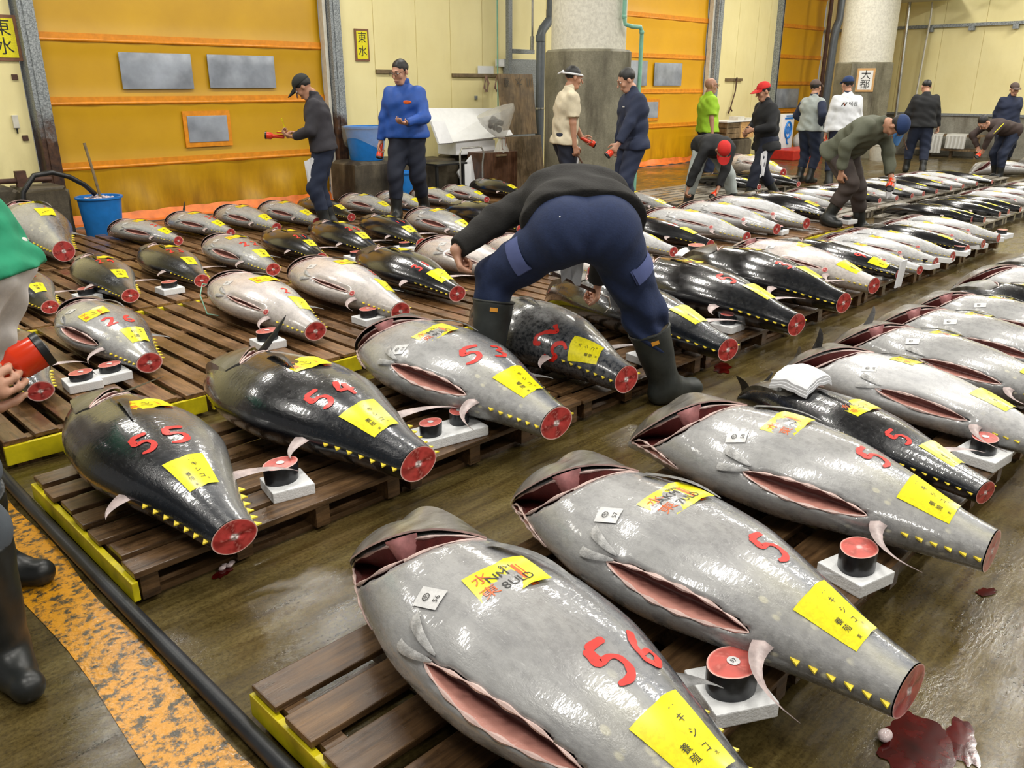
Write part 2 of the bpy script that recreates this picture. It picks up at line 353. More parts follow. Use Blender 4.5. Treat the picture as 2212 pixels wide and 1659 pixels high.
# ================================================================= tuna
L0 = 1.45
def crom(xs, ys, t):
    t = np.clip(np.asarray(t, float), xs[0], xs[-1]); xs = np.array(xs); ys = np.array(ys)
    m = np.gradient(ys, xs); i = np.clip(np.searchsorted(xs, t) - 1, 0, len(xs) - 2)
    h = xs[i+1] - xs[i]; u = (t - xs[i]) / h
    return (2*u**3-3*u**2+1)*ys[i] + (u**3-2*u**2+u)*h*m[i] + (-2*u**3+3*u**2)*ys[i+1] + (u**3-u**2)*h*m[i+1]
TX = [0, .03, .08, .15, .22, .30, .40, .50, .60, .70, .80, .90, 1.0]
HD = [.010, .029, .055, .083, .108, .131, .150, .157, .149, .125, .096, .070, .053]
HB = [.012, .032, .062, .098, .129, .154, .178, .187, .178, .148, .113, .079, .055]
WW = [.011, .032, .057, .078, .091, .098, .102, .103, .098, .088, .075, .057, .044]
def P(t, ph, d, off=0.):
    """point on the body: t along it (0 snout, 1 tail cut), ph round it (0 up, + towards +y), d = side of the back"""
    t = np.asarray(t, float); ph = np.asarray(ph, float)
    hd, hb, w = crom(TX, HD, t)*L0, crom(TX, HB, t)*L0, crom(TX, WW, t)*L0
    sn, cs = np.sin(ph), np.cos(ph)
    h = np.where(sn*d > 0, hd, hb) + off
    wv = w + off
    e = 1.06
    y = h*np.sign(sn)*np.abs(sn)**e
    z = wv*np.sign(cs)*np.abs(cs)**e
    z = np.where(z < 0, z*.94, z)                       # the side it lies on is pressed a little flatter
    zc = .80*w + .20*(.12*L0) - .004 - .10*np.clip(.10 - t, 0, 1)
    return np.stack([t*L0 + 0*ph, y + .012*d*np.sin(PI*t), z + zc], -1)
def Rl(t, d, ph):
    a = P(t, ph - .02, d); b = P(t, ph + .02, d); return float(np.linalg.norm(a - b))/.04
def at_local(t0, ph0, d, rot, off):
    """maps flat (u right, v towards the head) metres round (t0, ph0) onto the body"""
    r = Rl(t0, d, ph0); c, s = math.cos(rot), math.sin(rot)
    def f(u, v, o=0.):
        u = np.asarray(u, float); v = np.asarray(v, float)
        uu = u*c - v*s; vv = u*s + v*c
        return P(t0 - vv/L0, ph0 + uu/r, d, off + o)
    return f
# lenses (openings): ends in (t, ph*d), half width in metres, depth
LENS_S = dict(gill=((.03, -1.28), (.33, .50), .044, .10, -1.7), gill2=((.03, -1.50), (.27, -1.85), .016, .03, 0.), slit=((.475, -1.20), (.765, -1.28), .030, .05, 0.))
LENS_N = dict(gill=((.03, -1.28), (.33, .50), .036, .08, -1.6), slit=((.50, -1.08), (.765, -1.14), .013, .03, 0.))
LENS_B = dict(gill=((.06, -1.15), (.33, .45), .026, .05, -1.8))
def lens_xy(l, d, n, m):
    (t0, p0), (t1, p1), hw, dep, bend = l
    u = np.linspace(0, 1, n)[:, None]; v = np.linspace(-1, 1, m)[None, :]
    tm = t0 + (t1-t0)*u + 0*v; pm = p0 + (p1-p0)*u + bend*np.sin(PI*u)*-.0 + 0*v
    r = np.vectorize(lambda a, b: Rl(a, 1, b))(tm[:, :1], pm[:, :1])
    dx, dy = (t1-t0)*L0, (p1-p0)*r; ln = np.sqrt(dx**2 + dy**2); nx, ny = -dy/ln, dx/ln
    k = hw*np.sin(PI*np.clip(u, 0, 1))**.7
    sk = bend*hw*np.sin(PI*u)
    return tm + nx*(v*k + sk)/L0, (pm + ny*(v*k + sk)/r)*d, np.abs(v) + 0*u
def lens_dist(l, d, t, ph):
    (t0, p0), (t1, p1), hw, dep, bend = l
    r = 0.5*(crom(TX, HD, t) + crom(TX, WW, t))*L0
    ax, ay = t0*L0, p0; bx, by = t1*L0, p1
    X, Y = t*L0, ph*d
    dx, dy = (bx-ax), (by-ay)*r; ln2 = dx**2 + dy**2
    u = ((X-ax)*dx + (Y-ay)*r*dy)/ln2; uc = np.clip(u, 0, 1)
    ex, ey = X-ax-dx*uc, (Y-ay)*r-dy*uc; ln = np.sqrt(ln2)
    k = hw*1.10*np.sin(PI*uc)**.7 + 1e-6
    side = (-dy*ex + dx*ey)/ln - bend*hw*np.sin(PI*uc)
    q = np.abs(side)/k; q = np.where((u < 0) | (u > 1), 9, q)
    return np.clip(1 - q**2, 0, 1)*dep*1.7
def grid_faces(n, m, flip=False, wrap=False):
    fs = []
    for i in range(n-1):
        for k in range(m if wrap else m-1):
            a, b, c, e = i*m+k, i*m+(k+1) % m, (i+1)*m+(k+1) % m, (i+1)*m+k
            fs.append((a, b, c, e) if not flip else (a, e, c, b))
    return fs
def flat_text(body, size, cache={}):
    k = (body, size)
    if k not in cache:
        c = bpy.data.curves.new('writing', 'FONT'); c.body = body; c.size = size; c.align_x = 'CENTER'; c.align_y = 'CENTER'; c.resolution_u = 2
        o = bpy.data.objects.new('writing', c); C.objects.link(o)
        me = o.evaluated_get(bpy.context.evaluated_depsgraph_get()).to_mesh()
        cache[k] = ([tuple(v.co) for v in me.vertices], [tuple(p.vertices) for p in me.polygons])
        bpy.data.objects.remove(o); bpy.data.curves.remove(c)
    return cache[k]
DIG = {'5': [[(.92, 1), (.20, .99)], [(.20, 1), (.14, .56), (.5, .62), (.80, .50), (.86, .26), (.68, .05), (.40, -.02), (.06, .04)]],
       '0': [[(.5, 1), (.15, .7), (.15, .3), (.5, 0), (.85, .3), (.85, .7), (.5, 1)]],
       '1': [[(.45, 1), (.5, .5), (.5, 0)]], '2': [[(.12, .8), (.45, 1), (.8, .8), (.6, .4), (.1, .03), (.9, .06)]],
       '3': [[(.15, .9), (.6, 1), (.75, .75), (.4, .55), (.85, .35), (.7, .03), (.1, .05)]],
       '4': [[(.50, 1.02), (.08, .36)], [(.06, .38), (.95, .40)], [(.70, .80), (.64, -.05)]],
       '6': [[(.62, 1), (.2, .6), (.12, .2), (.45, 0), (.85, .2), (.7, .45), (.2, .35)]],
       '7': [[(.1, .95), (.85, 1), (.55, .5), (.4, 0)]], '8': [[(.5, .52), (.2, .75), (.5, 1), (.8, .78), (.5, .52), (.15, .25), (.5, 0), (.85, .25), (.5, .52)]],
       '9': [[(.8, .8), (.5, 1), (.2, .75), (.45, .5), (.8, .7), (.7, .3), (.45, 0)]]}
def ribbon(mb, pts, wd, fn, mi=0, step=.006):
    """a brush stroke laid on a surface through fn(u, v, off)"""
    q = []
    for a, b in zip(pts, pts[1:]):
        n = max(1, int(math.dist(a, b)/step))
        for i in range(n): q.append((a[0]+(b[0]-a[0])*i/n, a[1]+(b[1]-a[1])*i/n))
    q.append(pts[-1])
    for _ in range(2):
        q = [q[0]] + [tuple((q[i-1][j]+2*q[i][j]+q[i+1][j])/4 for j in (0, 1)) for i in range(1, len(q)-1)] + [q[-1]]
    vs = []
    for i, p in enumerate(q):
        a, b = q[max(i-1, 0)], q[min(i+1, len(q)-1)]; dx, dy = b[0]-a[0], b[1]-a[1]; l = math.hypot(dx, dy) or 1
        ww = wd*(.5 + .10*math.sin(i*.37) + .04*math.sin(i*1.3+1))
        if i in (0, len(q)-1): ww *= .6
        for s in (-1, 0, 1):
            vs.append((p[0] - dy/l*ww*s, p[1] + dx/l*ww*s))
    n0 = len(mb.v); arr = fn(np.array([v[0] for v in vs]), np.array([v[1] for v in vs]), .0008*(n0 % 7)/7)
    mb.add(arr.tolist(), grid_faces(len(q), 3), mi)
def painted_number(parent, text, t0, ph0, d, h=.10, rot=0., mat=None, name='painted_number'):
    mb = MB(); n = len(text); wd = h*.62
    f = at_local(t0, ph0, d, rot, .0022)
    for i, ch in enumerate(text):
        ox = (i - (n-1)/2)*h*.95; oy = -.12*h*i*0
        for st in DIG[ch]:
            ribbon(mb, [(ox + (x-.5)*wd, oy + (y-.5)*h) for x, y in st], h*.17, f)
    return mb.build(name, M['red_paint'], parent)
def sticker(parent, name, t0, ph0, d, w, h, rot, items, mats, off=.002, curl=0., n=7):
    """items: (kind, data, x, y, size/…, material index)"""
    mb = MB(); f = at_local(t0, ph0, d, rot, off)
    us, vs = np.meshgrid(np.linspace(-w/2, w/2, n), np.linspace(-h/2, h/2, n))
    e = np.maximum(np.abs(us)/(w/2), np.abs(vs)/(h/2))**6*curl*(us > 0)
    mb.add(f(us.ravel(), vs.ravel(), e.ravel()).tolist(), grid_faces(n, n), 0)
    o2 = .0007
    for it in items:
        if it[0] == 't':
            _, s, x, y, sz, mi, r = it; tv, tf = flat_text(s, sz); c, sn = math.cos(r), math.sin(r)
            if not tv: continue
            u = np.array([v[0]*c - v[1]*sn + x for v in tv]); v = np.array([v[0]*sn + v[1]*c + y for v in tv])
            mb.add(f(u, v, o2*2).tolist(), tf, mi)
        elif it[0] == 'r':
            _, x0, x1, y0, y1, mi = it
            a, b = np.meshgrid(np.linspace(x0, x1, n), np.linspace(y0, y1, 3)); mb.add(f(a.ravel(), b.ravel(), o2).tolist(), grid_faces(3, n), mi)
        elif it[0] == 's':
            _, pts, wd, mi = it; ribbon(mb, pts, wd, lambda u, v, o=0: f(u, v, o + o2*2.2), mi, .006)
    return mb.build(name, mats, parent)
def circ(x, y, r): return [(x + r*math.cos(a*PI/6), y + r*math.sin(a*PI/6)) for a in range(13)]
def origin_tag(root, t0, ph0, d, kind, w=.118, h=.165, rot=0.):
    W, H = w/2, h/2; it = []
    if kind == 'mexico':
        for i, ch in enumerate('メキシコ'): it.append(('t', ch, W*.38, H*(.78 - .40*i), h*.135, 1, 0))
        for i, ch in enumerate('養殖'): it.append(('t', ch, -W*.30, H*(-.18 - .28*i), h*.125, 1, 0))
        it += [('t', '東', -W*.28, -H*.84, h*.075, 1, 0), ('t', '水', W*.62, -H*.62, h*.07, 1, 0)]
    elif kind == 'local':
        for i, ch in enumerate('松浦'): it.append(('t', ch, -W*.05, H*(.30 - .62*i), h*.23, 1, 0))
        it += [('t', '長', W*.62, H*.62, h*.10, 1, 0), ('t', '崎', W*.62, H*.36, h*.10, 1, 0), ('t', '東', -W*.60, -H*.35, h*.08, 1, 0), ('t', '水', W*.55, -H*.78, h*.06, 1, 0)]
    else:
        for i in range(3): it.append(('s', [(W*(.45 - .4*i), H*(.3 - .3*i)), (W*(.2 - .4*i), H*(.15 - .3*i))], .004, 1))
    return sticker(root, 'origin_tag', t0, ph0, d, w, h, rot, it, [M['yellow_tag'], M['ink']], curl=.006)
def price_tag(root, t0, ph0, d, style, w=.165, h=.125, rot=0., hand=None):
    """yellow slip: red character at the upper left, double orange band on the right, black handwriting"""
    W, H = w/2, h/2
    it = [('t', '水', -W*.62, H*.45, h*.34, 2, .1), ('t', '東', -W*.66, -H*.42, h*.34, 2, .1)]
    if style == 'band': it += [('r', W*.36, W*.50, -H, H, 2), ('r', W*.55, W*.60, -H, H, 2)]
    elif style == 'end': it += [('r', W*.58, W, -H, H, 2)]
    it += [('t', '東', W*.80, H*.2, h*.10, 2, 0)] if style == 'band' else []
    for k, s in enumerate(hand or []):
        it.append(('t', s, (-.22, .20, .20)[k % 3]*W, (.22, .62, -.42)[k % 3]*H, (.30, .20, .30)[k % 3]*h, 1, (.05, .1, .12)[k % 3]))
    if not hand: it += [('s', [(-W*.15, H*.2), (0, H*.35), (W*.05, -H*.1), (W*.2, H*.2)], .003, 1), ('s', [(-W*.3, -H*.3), (-W*.1, -H*.2), (W*.1, -H*.45), (W*.25, -H*.2)], .003, 1)]
    return sticker(root, 'price_tag', t0, ph0, d, w, h, rot, it, [M['yellow_tag'], M['ink'], M['red_print']], curl=.008)
def lot_tag(root, t0, ph0, d, num, w=.052, h=.075, rot=0.):
    it = [('s', circ(0, h*.12, h*.14), .0022, 1), ('t', '水', 0, h*.12, h*.2, 1, 0)]
    if num: it.append(('t', num, w*.02, -h*.30, h*.26, 1, 0))
    return sticker(root, 'lot_tag', t0, ph0, d, w, h, rot, it, [M['white_tag'], M['ink']], n=5)
FLESH = [(.60, .055, .05), (.47, .03, .03), (.72, .12, .10), (.85, .45, .38), (.80, .62, .56)]
def flesh_disc(mb, fn, nr=12, na=40, seed=0, bone=.22, pale=0.):
    """section through the tail: pale bone in the middle, four dark blocks, thin pale rim; fn(rho, angle) -> point"""
    vs = []; cols = []
    for i in range(nr + 1):
        for k in range(na):
            r = i/nr; a = 2*PI*k/na; vs.append(fn(r, a))
            n1 = noise.noise(Vector((r*5*math.cos(a), r*5*math.sin(a), seed*3.1)))
            dk = max(0, math.cos(4*a + .6))*(1 if .2 < r < .86 else 0)
            base = Vector((.50, .055, .05)).lerp(Vector((.21, .010, .012)), min(1, dk*.8 + max(0, n1)*.9))
            if abs(math.sin(2*a + .25 + n1*1.2)) < .10 and r > .2: base = base.lerp(Vector((.75, .28, .24)), .45)
            if r < bone: base = Vector((.66, .56, .54)) if r < bone*.75 else Vector((.45, .1, .1))
            if r > .93: base = Vector((.88, .62, .56))
            if pale: base = base.lerp(Vector((.80, .25, .2)), pale)
            cols.append(tuple(base))
    mb.add(vs, grid_faces(nr+1, na, wrap=True), 0, cols)
_mesh_cache = {}
def cached(key, fn):
    if key not in _mesh_cache: _mesh_cache[key] = fn()
    return _mesh_cache[key]
def fin_mesh(name, pts, th, mats):
    """a curved fin: list of (root point, tip-side point) pairs makes a tapering two-sided blade"""
    n = len(pts); mb = MB(); vs = []
    for i, (a, b) in enumerate(pts):
        a, b = Vector(a), Vector(b); m = (a+b)/2
        e = th*(1 - i/(n-1))*.5 + .0012
        nrm = Vector((0, 0, 1)) if n < 2 else ((b-a).cross(Vector(pts[min(i+1, n-1)][0]) - Vector(pts[max(i-1, 0)][0])))
        nrm = nrm.normalized() if nrm.length > 1e-9 else Vector((0, 0, 1))
        for p, q in ((a, 0), (m, e), (b, 0), (m, -e)): vs.append(p + nrm*q)
    fs = [(i*4+k, i*4+(k+1) % 4, (i+1)*4+(k+1) % 4, (i+1)*4+k) for i in range(n-1) for k in range(4)] + [(3, 2, 1, 0), tuple((n-1)*4+k for k in range(4))]
    mb.add(vs, fs); return mb.mesh(name, mats)
def tuna_body(kind, d, lod):
    nt, ns = ((130, 84), (56, 40), (30, 22))[lod]
    lens = {'S': LENS_S, 'N': LENS_N, 'B': LENS_B}[kind]
    t = np.linspace(0, 1, nt); t = t**1.15 if lod else t; T, PH = np.meshgrid(t, np.linspace(-PI, PI, ns, endpoint=False), indexing='ij')
    off = np.zeros_like(T)
    for k, l in lens.items():
        off -= lens_dist(l, d, T, PH)
        for sh in (2*PI, -2*PI): off -= lens_dist(l, d, T, PH + sh*1.)*(1 if k == 'gill2' else 0)
    if lod == 0:   # slight dents and the keel of the back
        off += .0025*np.sin(T*23 + PH*2)*np.sin(T*9 - PH) * (np.sin(PI*T))
    v = P(T, PH, d, off)
    flip = False
    fs = grid_faces(nt, ns, flip, True)
    vs = v.reshape(-1, 3)
    me = bpy.data.meshes.new('body'); n = len(vs)
    me.from_pydata(vs.tolist() + [P(0, 0, d).tolist()], [], fs + [(k, n, (k+1) % ns) for k in range(ns)])
    a = me.color_attributes.new('ft', 'FLOAT_COLOR', 'POINT'); buf = np.ones((n+1, 4), np.float32)
    buf[:n, 0] = T.ravel(); buf[:n, 1] = (np.sin(PH)*d*.5 + .5).ravel(); buf[:n, 2] = (np.cos(PH)*.5 + .5).ravel()
    buf[n] = (0, .5, .5, 1); a.data.foreach_set('color', buf.ravel())
    me.polygons.foreach_set('use_smooth', [True]*len(me.polygons)); me.update(); return me
def bowl_mesh(name, l, d, lod, mats, lip):
    n, m = ((40, 15), (18, 9), (10, 5))[lod]
    T, PH, V = lens_xy(l, d, n, m)
    off = -(1 - V**2)*l[3]*(np.sin(PI*np.linspace(0, 1, n))[:, None])**.6 + .0015
    v = P(T, PH, d, off).reshape(-1, 3)
    mb = MB(); cols = []
    for i in range(n):
        for k in range(m):
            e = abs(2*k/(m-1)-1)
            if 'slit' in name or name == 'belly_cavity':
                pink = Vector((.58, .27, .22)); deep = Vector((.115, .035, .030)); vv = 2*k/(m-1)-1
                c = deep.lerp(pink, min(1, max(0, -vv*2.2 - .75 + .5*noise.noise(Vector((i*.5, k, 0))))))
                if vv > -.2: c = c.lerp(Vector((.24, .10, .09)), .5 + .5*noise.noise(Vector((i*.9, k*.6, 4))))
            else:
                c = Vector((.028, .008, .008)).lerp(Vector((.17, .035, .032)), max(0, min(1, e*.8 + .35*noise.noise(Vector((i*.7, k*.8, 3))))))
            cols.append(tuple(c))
    mb.add(v.tolist(), grid_faces(n, m), 0, cols)
    me = mb.mesh(name, mats)
    if not lip: return me, None
    rim = [(T[i, 0], PH[i, 0]) for i in range(n)] + [(T[i, m-1], PH[i, m-1]) for i in range(n-1, -1, -1)]
    pts = [P(a, b, d, .000) for a, b in rim]; mb = MB()
    rr = [lip*(.55 + .45*math.sin(i*.9))*(.35 + .65*math.sin(PI*(i % n)/(n-1))) + .0012 for i in range(2*n)]
    mb.tube(pts, rr, 6 if lod == 0 else 4); return me, mb.mesh('cut_edge', M['skin_edge'])
def tuna_parts(kind, skin, d, lod):
    """meshes of every part of a fish, shared by all copies"""
    lens = {'S': LENS_S, 'N': LENS_N, 'B': LENS_B}[kind]; out = []
    body = tuna_body(kind, d, lod); body.materials.append(M[skin]); out.append(('body', body))
    mb = MB(); c1 = P(1, 0, d) * 0
    ctr = P(1, np.linspace(-PI, PI, 24, endpoint=False), d).mean(0)
    def tf(r, a):
        p = P(1, a, d); q = ctr + (p - ctr)*r
        return (q[0] + .004 + .006*(1-r)*math.sin(a*3)*.4, q[1], q[2])
    flesh_disc(mb, tf, *((14, 48), (8, 28), (4, 16))[lod], seed=d + lod)
    out.append(('tail_cut', mb.mesh('tail_cut', M['flesh'])))
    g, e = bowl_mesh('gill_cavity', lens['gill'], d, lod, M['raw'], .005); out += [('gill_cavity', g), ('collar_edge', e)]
    if 'gill2' in lens and lod < 2:
        g, e = bowl_mesh('throat_slit', lens['gill2'], d, lod, M['raw'], .005); out += [('throat_slit', g), ('throat_edge', e)]
    if 'slit' in lens:
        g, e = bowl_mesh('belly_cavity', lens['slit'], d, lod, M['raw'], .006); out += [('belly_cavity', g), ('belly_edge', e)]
    if kind == 'N':
        mb = MB(); f = at_local(.775, -1.14*d, d, 0, .004)
        flesh_disc(mb, lambda r, a: tuple(f(.021*r*math.cos(a), .021*r*math.sin(a), .002*(1-r*r))), 4, 14, bone=.01); out.append(('vent_cut', mb.mesh('vent_cut', M['raw'])))
    # gill cover: plate in front of the opening, hinged towards the snout and raised along the cut
    n, m = ((26, 14), (14, 8), (8, 5))[lod]; (t0, p0), (t1, p1), hw = lens['gill'][:3]
    lift = {'S': .026, 'N': .022, 'B': .020}[kind]
    U, V = np.meshgrid(np.linspace(0, 1, n), np.linspace(0, 1, m), indexing='ij')
    TL, PL, _ = lens_xy(lens['gill'], d, n, 3)
    te = TL[:, 2:3] - .002 + 0*V; pe = PL[:, 2:3]*d + 0*V
    th = .004 + .30*U**1.1; phh = pe*0 + .66 + .06*U
    TT = th + (te-th)*V; PP = phh + (pe-phh)*V
    sh = np.sin(PI*np.clip(U*.86 + .10, 0, 1))
    v = P(TT, PP*d, d, .003 + lift*V**1.5*sh)
    hood = {'S': 1., 'N': .9, 'B': .35}[kind]; uu = np.clip(U/.45, 0, 1); wu = uu*uu*(3-2*uu)*hood; fall = np.clip((1-U)/.50, 0, 1)
    v[..., 2] += (np.maximum(v[:, -1:, 2] - .012*(1-V), v[..., 2]) - v[..., 2])*wu*(.12 + .88*fall)
    v[..., 1] += d*.022*np.sin(PI*U)*(1-V)*hood; v[..., 0] -= .035*np.sin(PI*U)*(1-V)*hood
    v2 = v.copy(); v2[..., 2] -= .010 - .004*V
    skirt = P(TT[:, :1] - .01, (PP[:, :1] + .22)*d, d, -.012)
    v = np.concatenate([skirt, v], 1); v2 = np.concatenate([skirt - np.array((0, 0, .004)), v2], 1); m += 1
    TT = np.concatenate([TT[:, :1], TT], 1); PP = np.concatenate([PP[:, :1], PP], 1)
    mb = MB(); vs = np.concatenate([v.reshape(-1, 3), v2.reshape(-1, 3)]); N = n*m
    fs = grid_faces(n, m) + [tuple(N + i for i in f[::-1]) for f in grid_faces(n, m)]
    bd = [i*m + m-1 for i in range(n)]
    fs += [(bd[i], bd[i+1], N + bd[i+1], N + bd[i]) for i in range(n-1)] + [(k, k+1, N+k+1, N+k) for k in range(m-1)] + [((n-1)*m+k, (n-1)*m+k+1, N+(n-1)*m+k+1, N+(n-1)*m+k) for k in range(m-1)]
    mb.add(vs.tolist(), fs); me = mb.mesh('gill_cover', [M[skin + '_head'] if skin + '_head' in M else M['gill_skin'], M['skin_edge']])
    a = me.color_attributes.new('ft', 'FLOAT_COLOR', 'POINT'); buf = np.ones((2*N, 4), np.float32)
    buf[:, 0] = np.tile(TT.ravel(), 2); buf[:, 1] = np.tile((np.sin(PP)*.5+.5).ravel(), 2); buf[:, 2] = .6; a.data.foreach_set('color', buf.ravel())
    for p in me.polygons:
        if p.index in range(2*(n-1)*(m-1), 2*(n-1)*(m-1)+n-1): p.material_index = 1
    out.append(('gill_cover', me))
    if lod == 0 and kind != 'B':   # pink membrane hanging from the free edge into the opening
        k0, k1 = int(n*.50), int(n*.70); mb = MB(); q = []
        TC, PC, _ = lens_xy(lens['gill'], d, n, 7)
        for i in range(k0, k1):
            e = math.sin(PI*(i-k0)/(k1-1-k0))
            for j, (a, b) in enumerate(((6, .016), (5.2, .006), (4.2, -.018), (3.6, -.045))):
                j2 = 6 - (6-a)*e; lo = int(j2); fr = j2 - lo; hi = min(lo+1, 6)
                q.append(P(TC[i, lo]*(1-fr) + TC[i, hi]*fr, PC[i, lo]*(1-fr) + PC[i, hi]*fr, d, b))
        mb.add(q, grid_faces(k1-k0, 4)); out.append(('gill_membrane', mb.mesh('gill_membrane', M['membrane'])))
    # eye and mouth line
    if lod < 2:
        mb = MB(); f = at_local(.125, .05*d, d, 0, .008); k = [tuple(f(.021*r*math.cos(a), .021*r*math.sin(a), .004*(1-r*r)+.003)) for r in (1, .8, .55) for a in [2*PI*j/14 for j in range(14)]]
        mb.add(k, grid_faces(3, 14, wrap=True)); mb.add([k[28+j] for j in range(14)], [tuple(range(14))], 1)
        out.append(('eye', mb.mesh('eye', [M['eye_ring'], M['black_gloss']])))
        mb = MB(); mb.tube([P(.0, -.2*d, d, .001), P(.02, -.55*d, d, .0008), P(.045, -.75*d, d, .0006), P(.066, -.70*d, d, .0004)], .0022, 5); out.append(('mouth_line', mb.mesh('mouth_line', M['black_gloss'])))
    fm = M['fin_dark'] if kind == 'B' else M['fin_grey']; fp = M['fin_pink']
    # pectoral fin flat along the side
    def pec(s):
        pts = []
        for i in range(10):
            u = i/9; t = .365 + .17*u; pc = (s*((.34 if kind != 'B' else -.1) + .22*u) )*1.; wd = .105*(1-u)**.8*(1 if kind != 'B' else .9) + .006
            o = .006 + .012*math.sin(PI*u)
            pts.append((P(t, (pc - wd)*d, d, o), P(t, (pc + wd)*d, d, o + .002)))
        return pts
    out.append(('pectoral_fin', fin_mesh('pectoral_fin', pec(1), .006, fm)))
    if kind != 'B' and lod < 2:
        for s in (0, 1):
            pts = []
            for i in range(7):
                u = i/6; t = .405 + .085*u; ph = (-.92 - (.34*s) - .22*u*(s*2-1)*-1.*.6)*d; wd = .07*(1-u)**.6 + .012
                pts.append((P(t, ph - wd*d, d, .004 + .008*math.sin(PI*u)), P(t, ph + wd*d, d, .004 + .012*math.sin(PI*u))))
            out.append(('pelvic_fin', fin_mesh('pelvic_fin', pts, .007, M['fin_pale'])))
    def sickle(t, ph, ln, root, sweep, lean, mat, name):
        base = Vector(P(t, ph, d, -.006)); b2 = Vector(P(t + root, ph, d, -.006))
        o = Vector(P(t, ph, d, .1)) - Vector(P(t, ph, d, 0)); o.normalize(); o = (o + Vector((0, 0, lean))).normalized()
        pts = []
        for i in range(9):
            u = i/8; c = o*ln*math.sin(u*1.35)/math.sin(1.35) + Vector((sweep*u*u, 0, 0)); k = (1-u)**1.15
            q = b2 + (c) ; p = base + c; mid = p.lerp(q, .5)
            pts.append((mid + (p-mid)*k - Vector((.004, 0, 0)), mid + (q-mid)*k))
        return (name, fin_mesh(name, pts, .012, mat))
    # stiff fins: anal fin on the belly side, second dorsal on the back side
    out.append(sickle(.775, -1.36*d, .15 if kind != 'B' else .19, .034, .20 if kind != 'B' else .12, -.34 if kind != 'B' else -.2, fp, 'anal_fin'))
    out.append(sickle(.70, 1.50*d, .10, .04, .07, -.35, fm if kind != 'B' else fp, 'second_dorsal_fin'))
    if lod < 2:   # finlets: one mesh each
        for s, ts in ((1, np.linspace(.775, .975, 7)), (-1, np.linspace(.835, .98, 6))):
            for j, t in enumerate(ts):
                ph = (1.50 if s > 0 else -1.47)*d; a = P(t, ph, d, -.002); b = P(t + .017, ph, d, -.002)
                o = P(t + .019, ph, d, .019) ; mb = MB()
                a2, b2, o2 = [np.array(q) + np.array((0, 0, .005)) for q in (a, b, o)]
                mb.add([a, b, o, a2, b2, o2], [(0, 2, 1), (3, 4, 5), (0, 1, 4, 3), (1, 2, 5, 4), (2, 0, 3, 5)])
                out.append(('finlet', mb.mesh('finlet', M['finlet'], smooth=False)))
    return out
def tuna(x, y, ang=-90, kind='S', skin='skin_silver', back=1, lod=1, L=1.45, z=.13, fat=1., num=None, numat=(.70, .12), numh=.105, numrot=0., origin='local', ot=(.85, -.05), price='band', pt=(.485, .05),
         hand=None, lot='', lt=(.41, -.66), label='', group=None, skip=(), prot=0., orot=0., owh=(.118, .165), cat='fish', up=None, pwh=(.165, .125), skewz=0., flat=1.):
    """x, y: where the snout lies"""
    d = back
    root = empty('tuna', (x, y, z), R(ang), label, cat, group); s = L/L0; root.scale = (s, s*fat, s*fat*flat); root.rotation_euler = (0, R(skewz), R(ang))
    # local +y points to world +x when the tail points to -y
    for name, me in cached(('tuna', kind, skin, d, lod), lambda: tuna_parts(kind, skin, d, lod)):
        if name in skip: continue
        link(name, me, root)
    if up:
        for (t0, ph0, ox, oy, oz) in up:
            a0 = Vector(P(t0, ph0, d, -.01)); b0 = Vector(P(t0 + .045, ph0, d, -.01)); o = Vector((ox, oy, oz)); pts = []
            for i in range(9):
                u = i/8; c = o*u + Vector((.06*u*(1-u), 0, .03*u*(1-u))); m = (a0+b0)/2 + c; k = (1-u)**.7 + .03; pts.append((m + (a0-(a0+b0)/2)*k, m + (b0-(a0+b0)/2)*k))
            link('raised_fin', fin_mesh('raised_fin', pts, .010, M['fin_dark']), root)
    if num: painted_number(root, num, numat[0], numat[1], d, numh, numrot)
    if origin: 
        if lod < 2: origin_tag(root, ot[0], ot[1], d, origin, *owh, rot=orot)
        else: link('origin_tag', cached(('ot', d, ot, owh), lambda: (lambda o: (o.data, bpy.data.objects.remove(o))[0])(origin_tag(None, ot[0], ot[1], d, 'plain', *owh))), root)
    if price:
        if lod < 2: price_tag(root, pt[0], pt[1], d, price, *pwh, rot=prot, hand=hand)
        else: link('price_tag', cached(('pt', d, pt, price), lambda: (lambda o: (o.data, bpy.data.objects.remove(o))[0])(price_tag(None, pt[0], pt[1], d, price, *pwh))), root)
    if lot is not None and kind != 'B' and lod < 2: lot_tag(root, lt[0], lt[1], d, lot, rot=.35)
    return root
# ================================================================= the hall
WALL_Y, WALL_X = 10.85, 22.6
mb = MB(); mb.box(-6, 30, -6, 16, -.2, 0); structure(mb.build('floor', M['floor'], smooth=False))
mb = MB(); mb.box(-6, 30, -6, 16, 5.6, 5.75); structure(mb.build('ceiling', M['ceiling'], smooth=False))
def panel_wall(name, a, b, z0, z1, seam, fixed, axis, mat, first=None):
    """boards with narrow recessed joints; axis 0: runs along x at y=fixed, axis 1: runs along y at x=fixed"""
    mb = MB(); g = .006; p = a
    edges = [a] + [e for e in (first or np.arange(a + seam, b - .05, seam).tolist())] + [b]
    for e0, e1 in zip(edges, edges[1:]):
        if axis == 0: mb.box(e0 + g, e1 - g, fixed, fixed + .05, z0, z1)
        else: mb.box(fixed, fixed + .05, e0 + g, e1 - g, z0, z1)
    if axis == 0: mb.box(a, b, fixed + .012, fixed + .08, z0, z1)
    else: mb.box(fixed + .012, fixed + .08, a, b, z0, z1)
    return structure(mb.build(name, mat, smooth=False))
D1 = (3.36, 7.08); D2 = (12.6, 17.0); D3 = (19.98, 22.55); TOP = 5.6
panel_wall('wall_back', -6, D1[0] - .25, 0, TOP, 1.2, WALL_Y, 0, M['cream'])
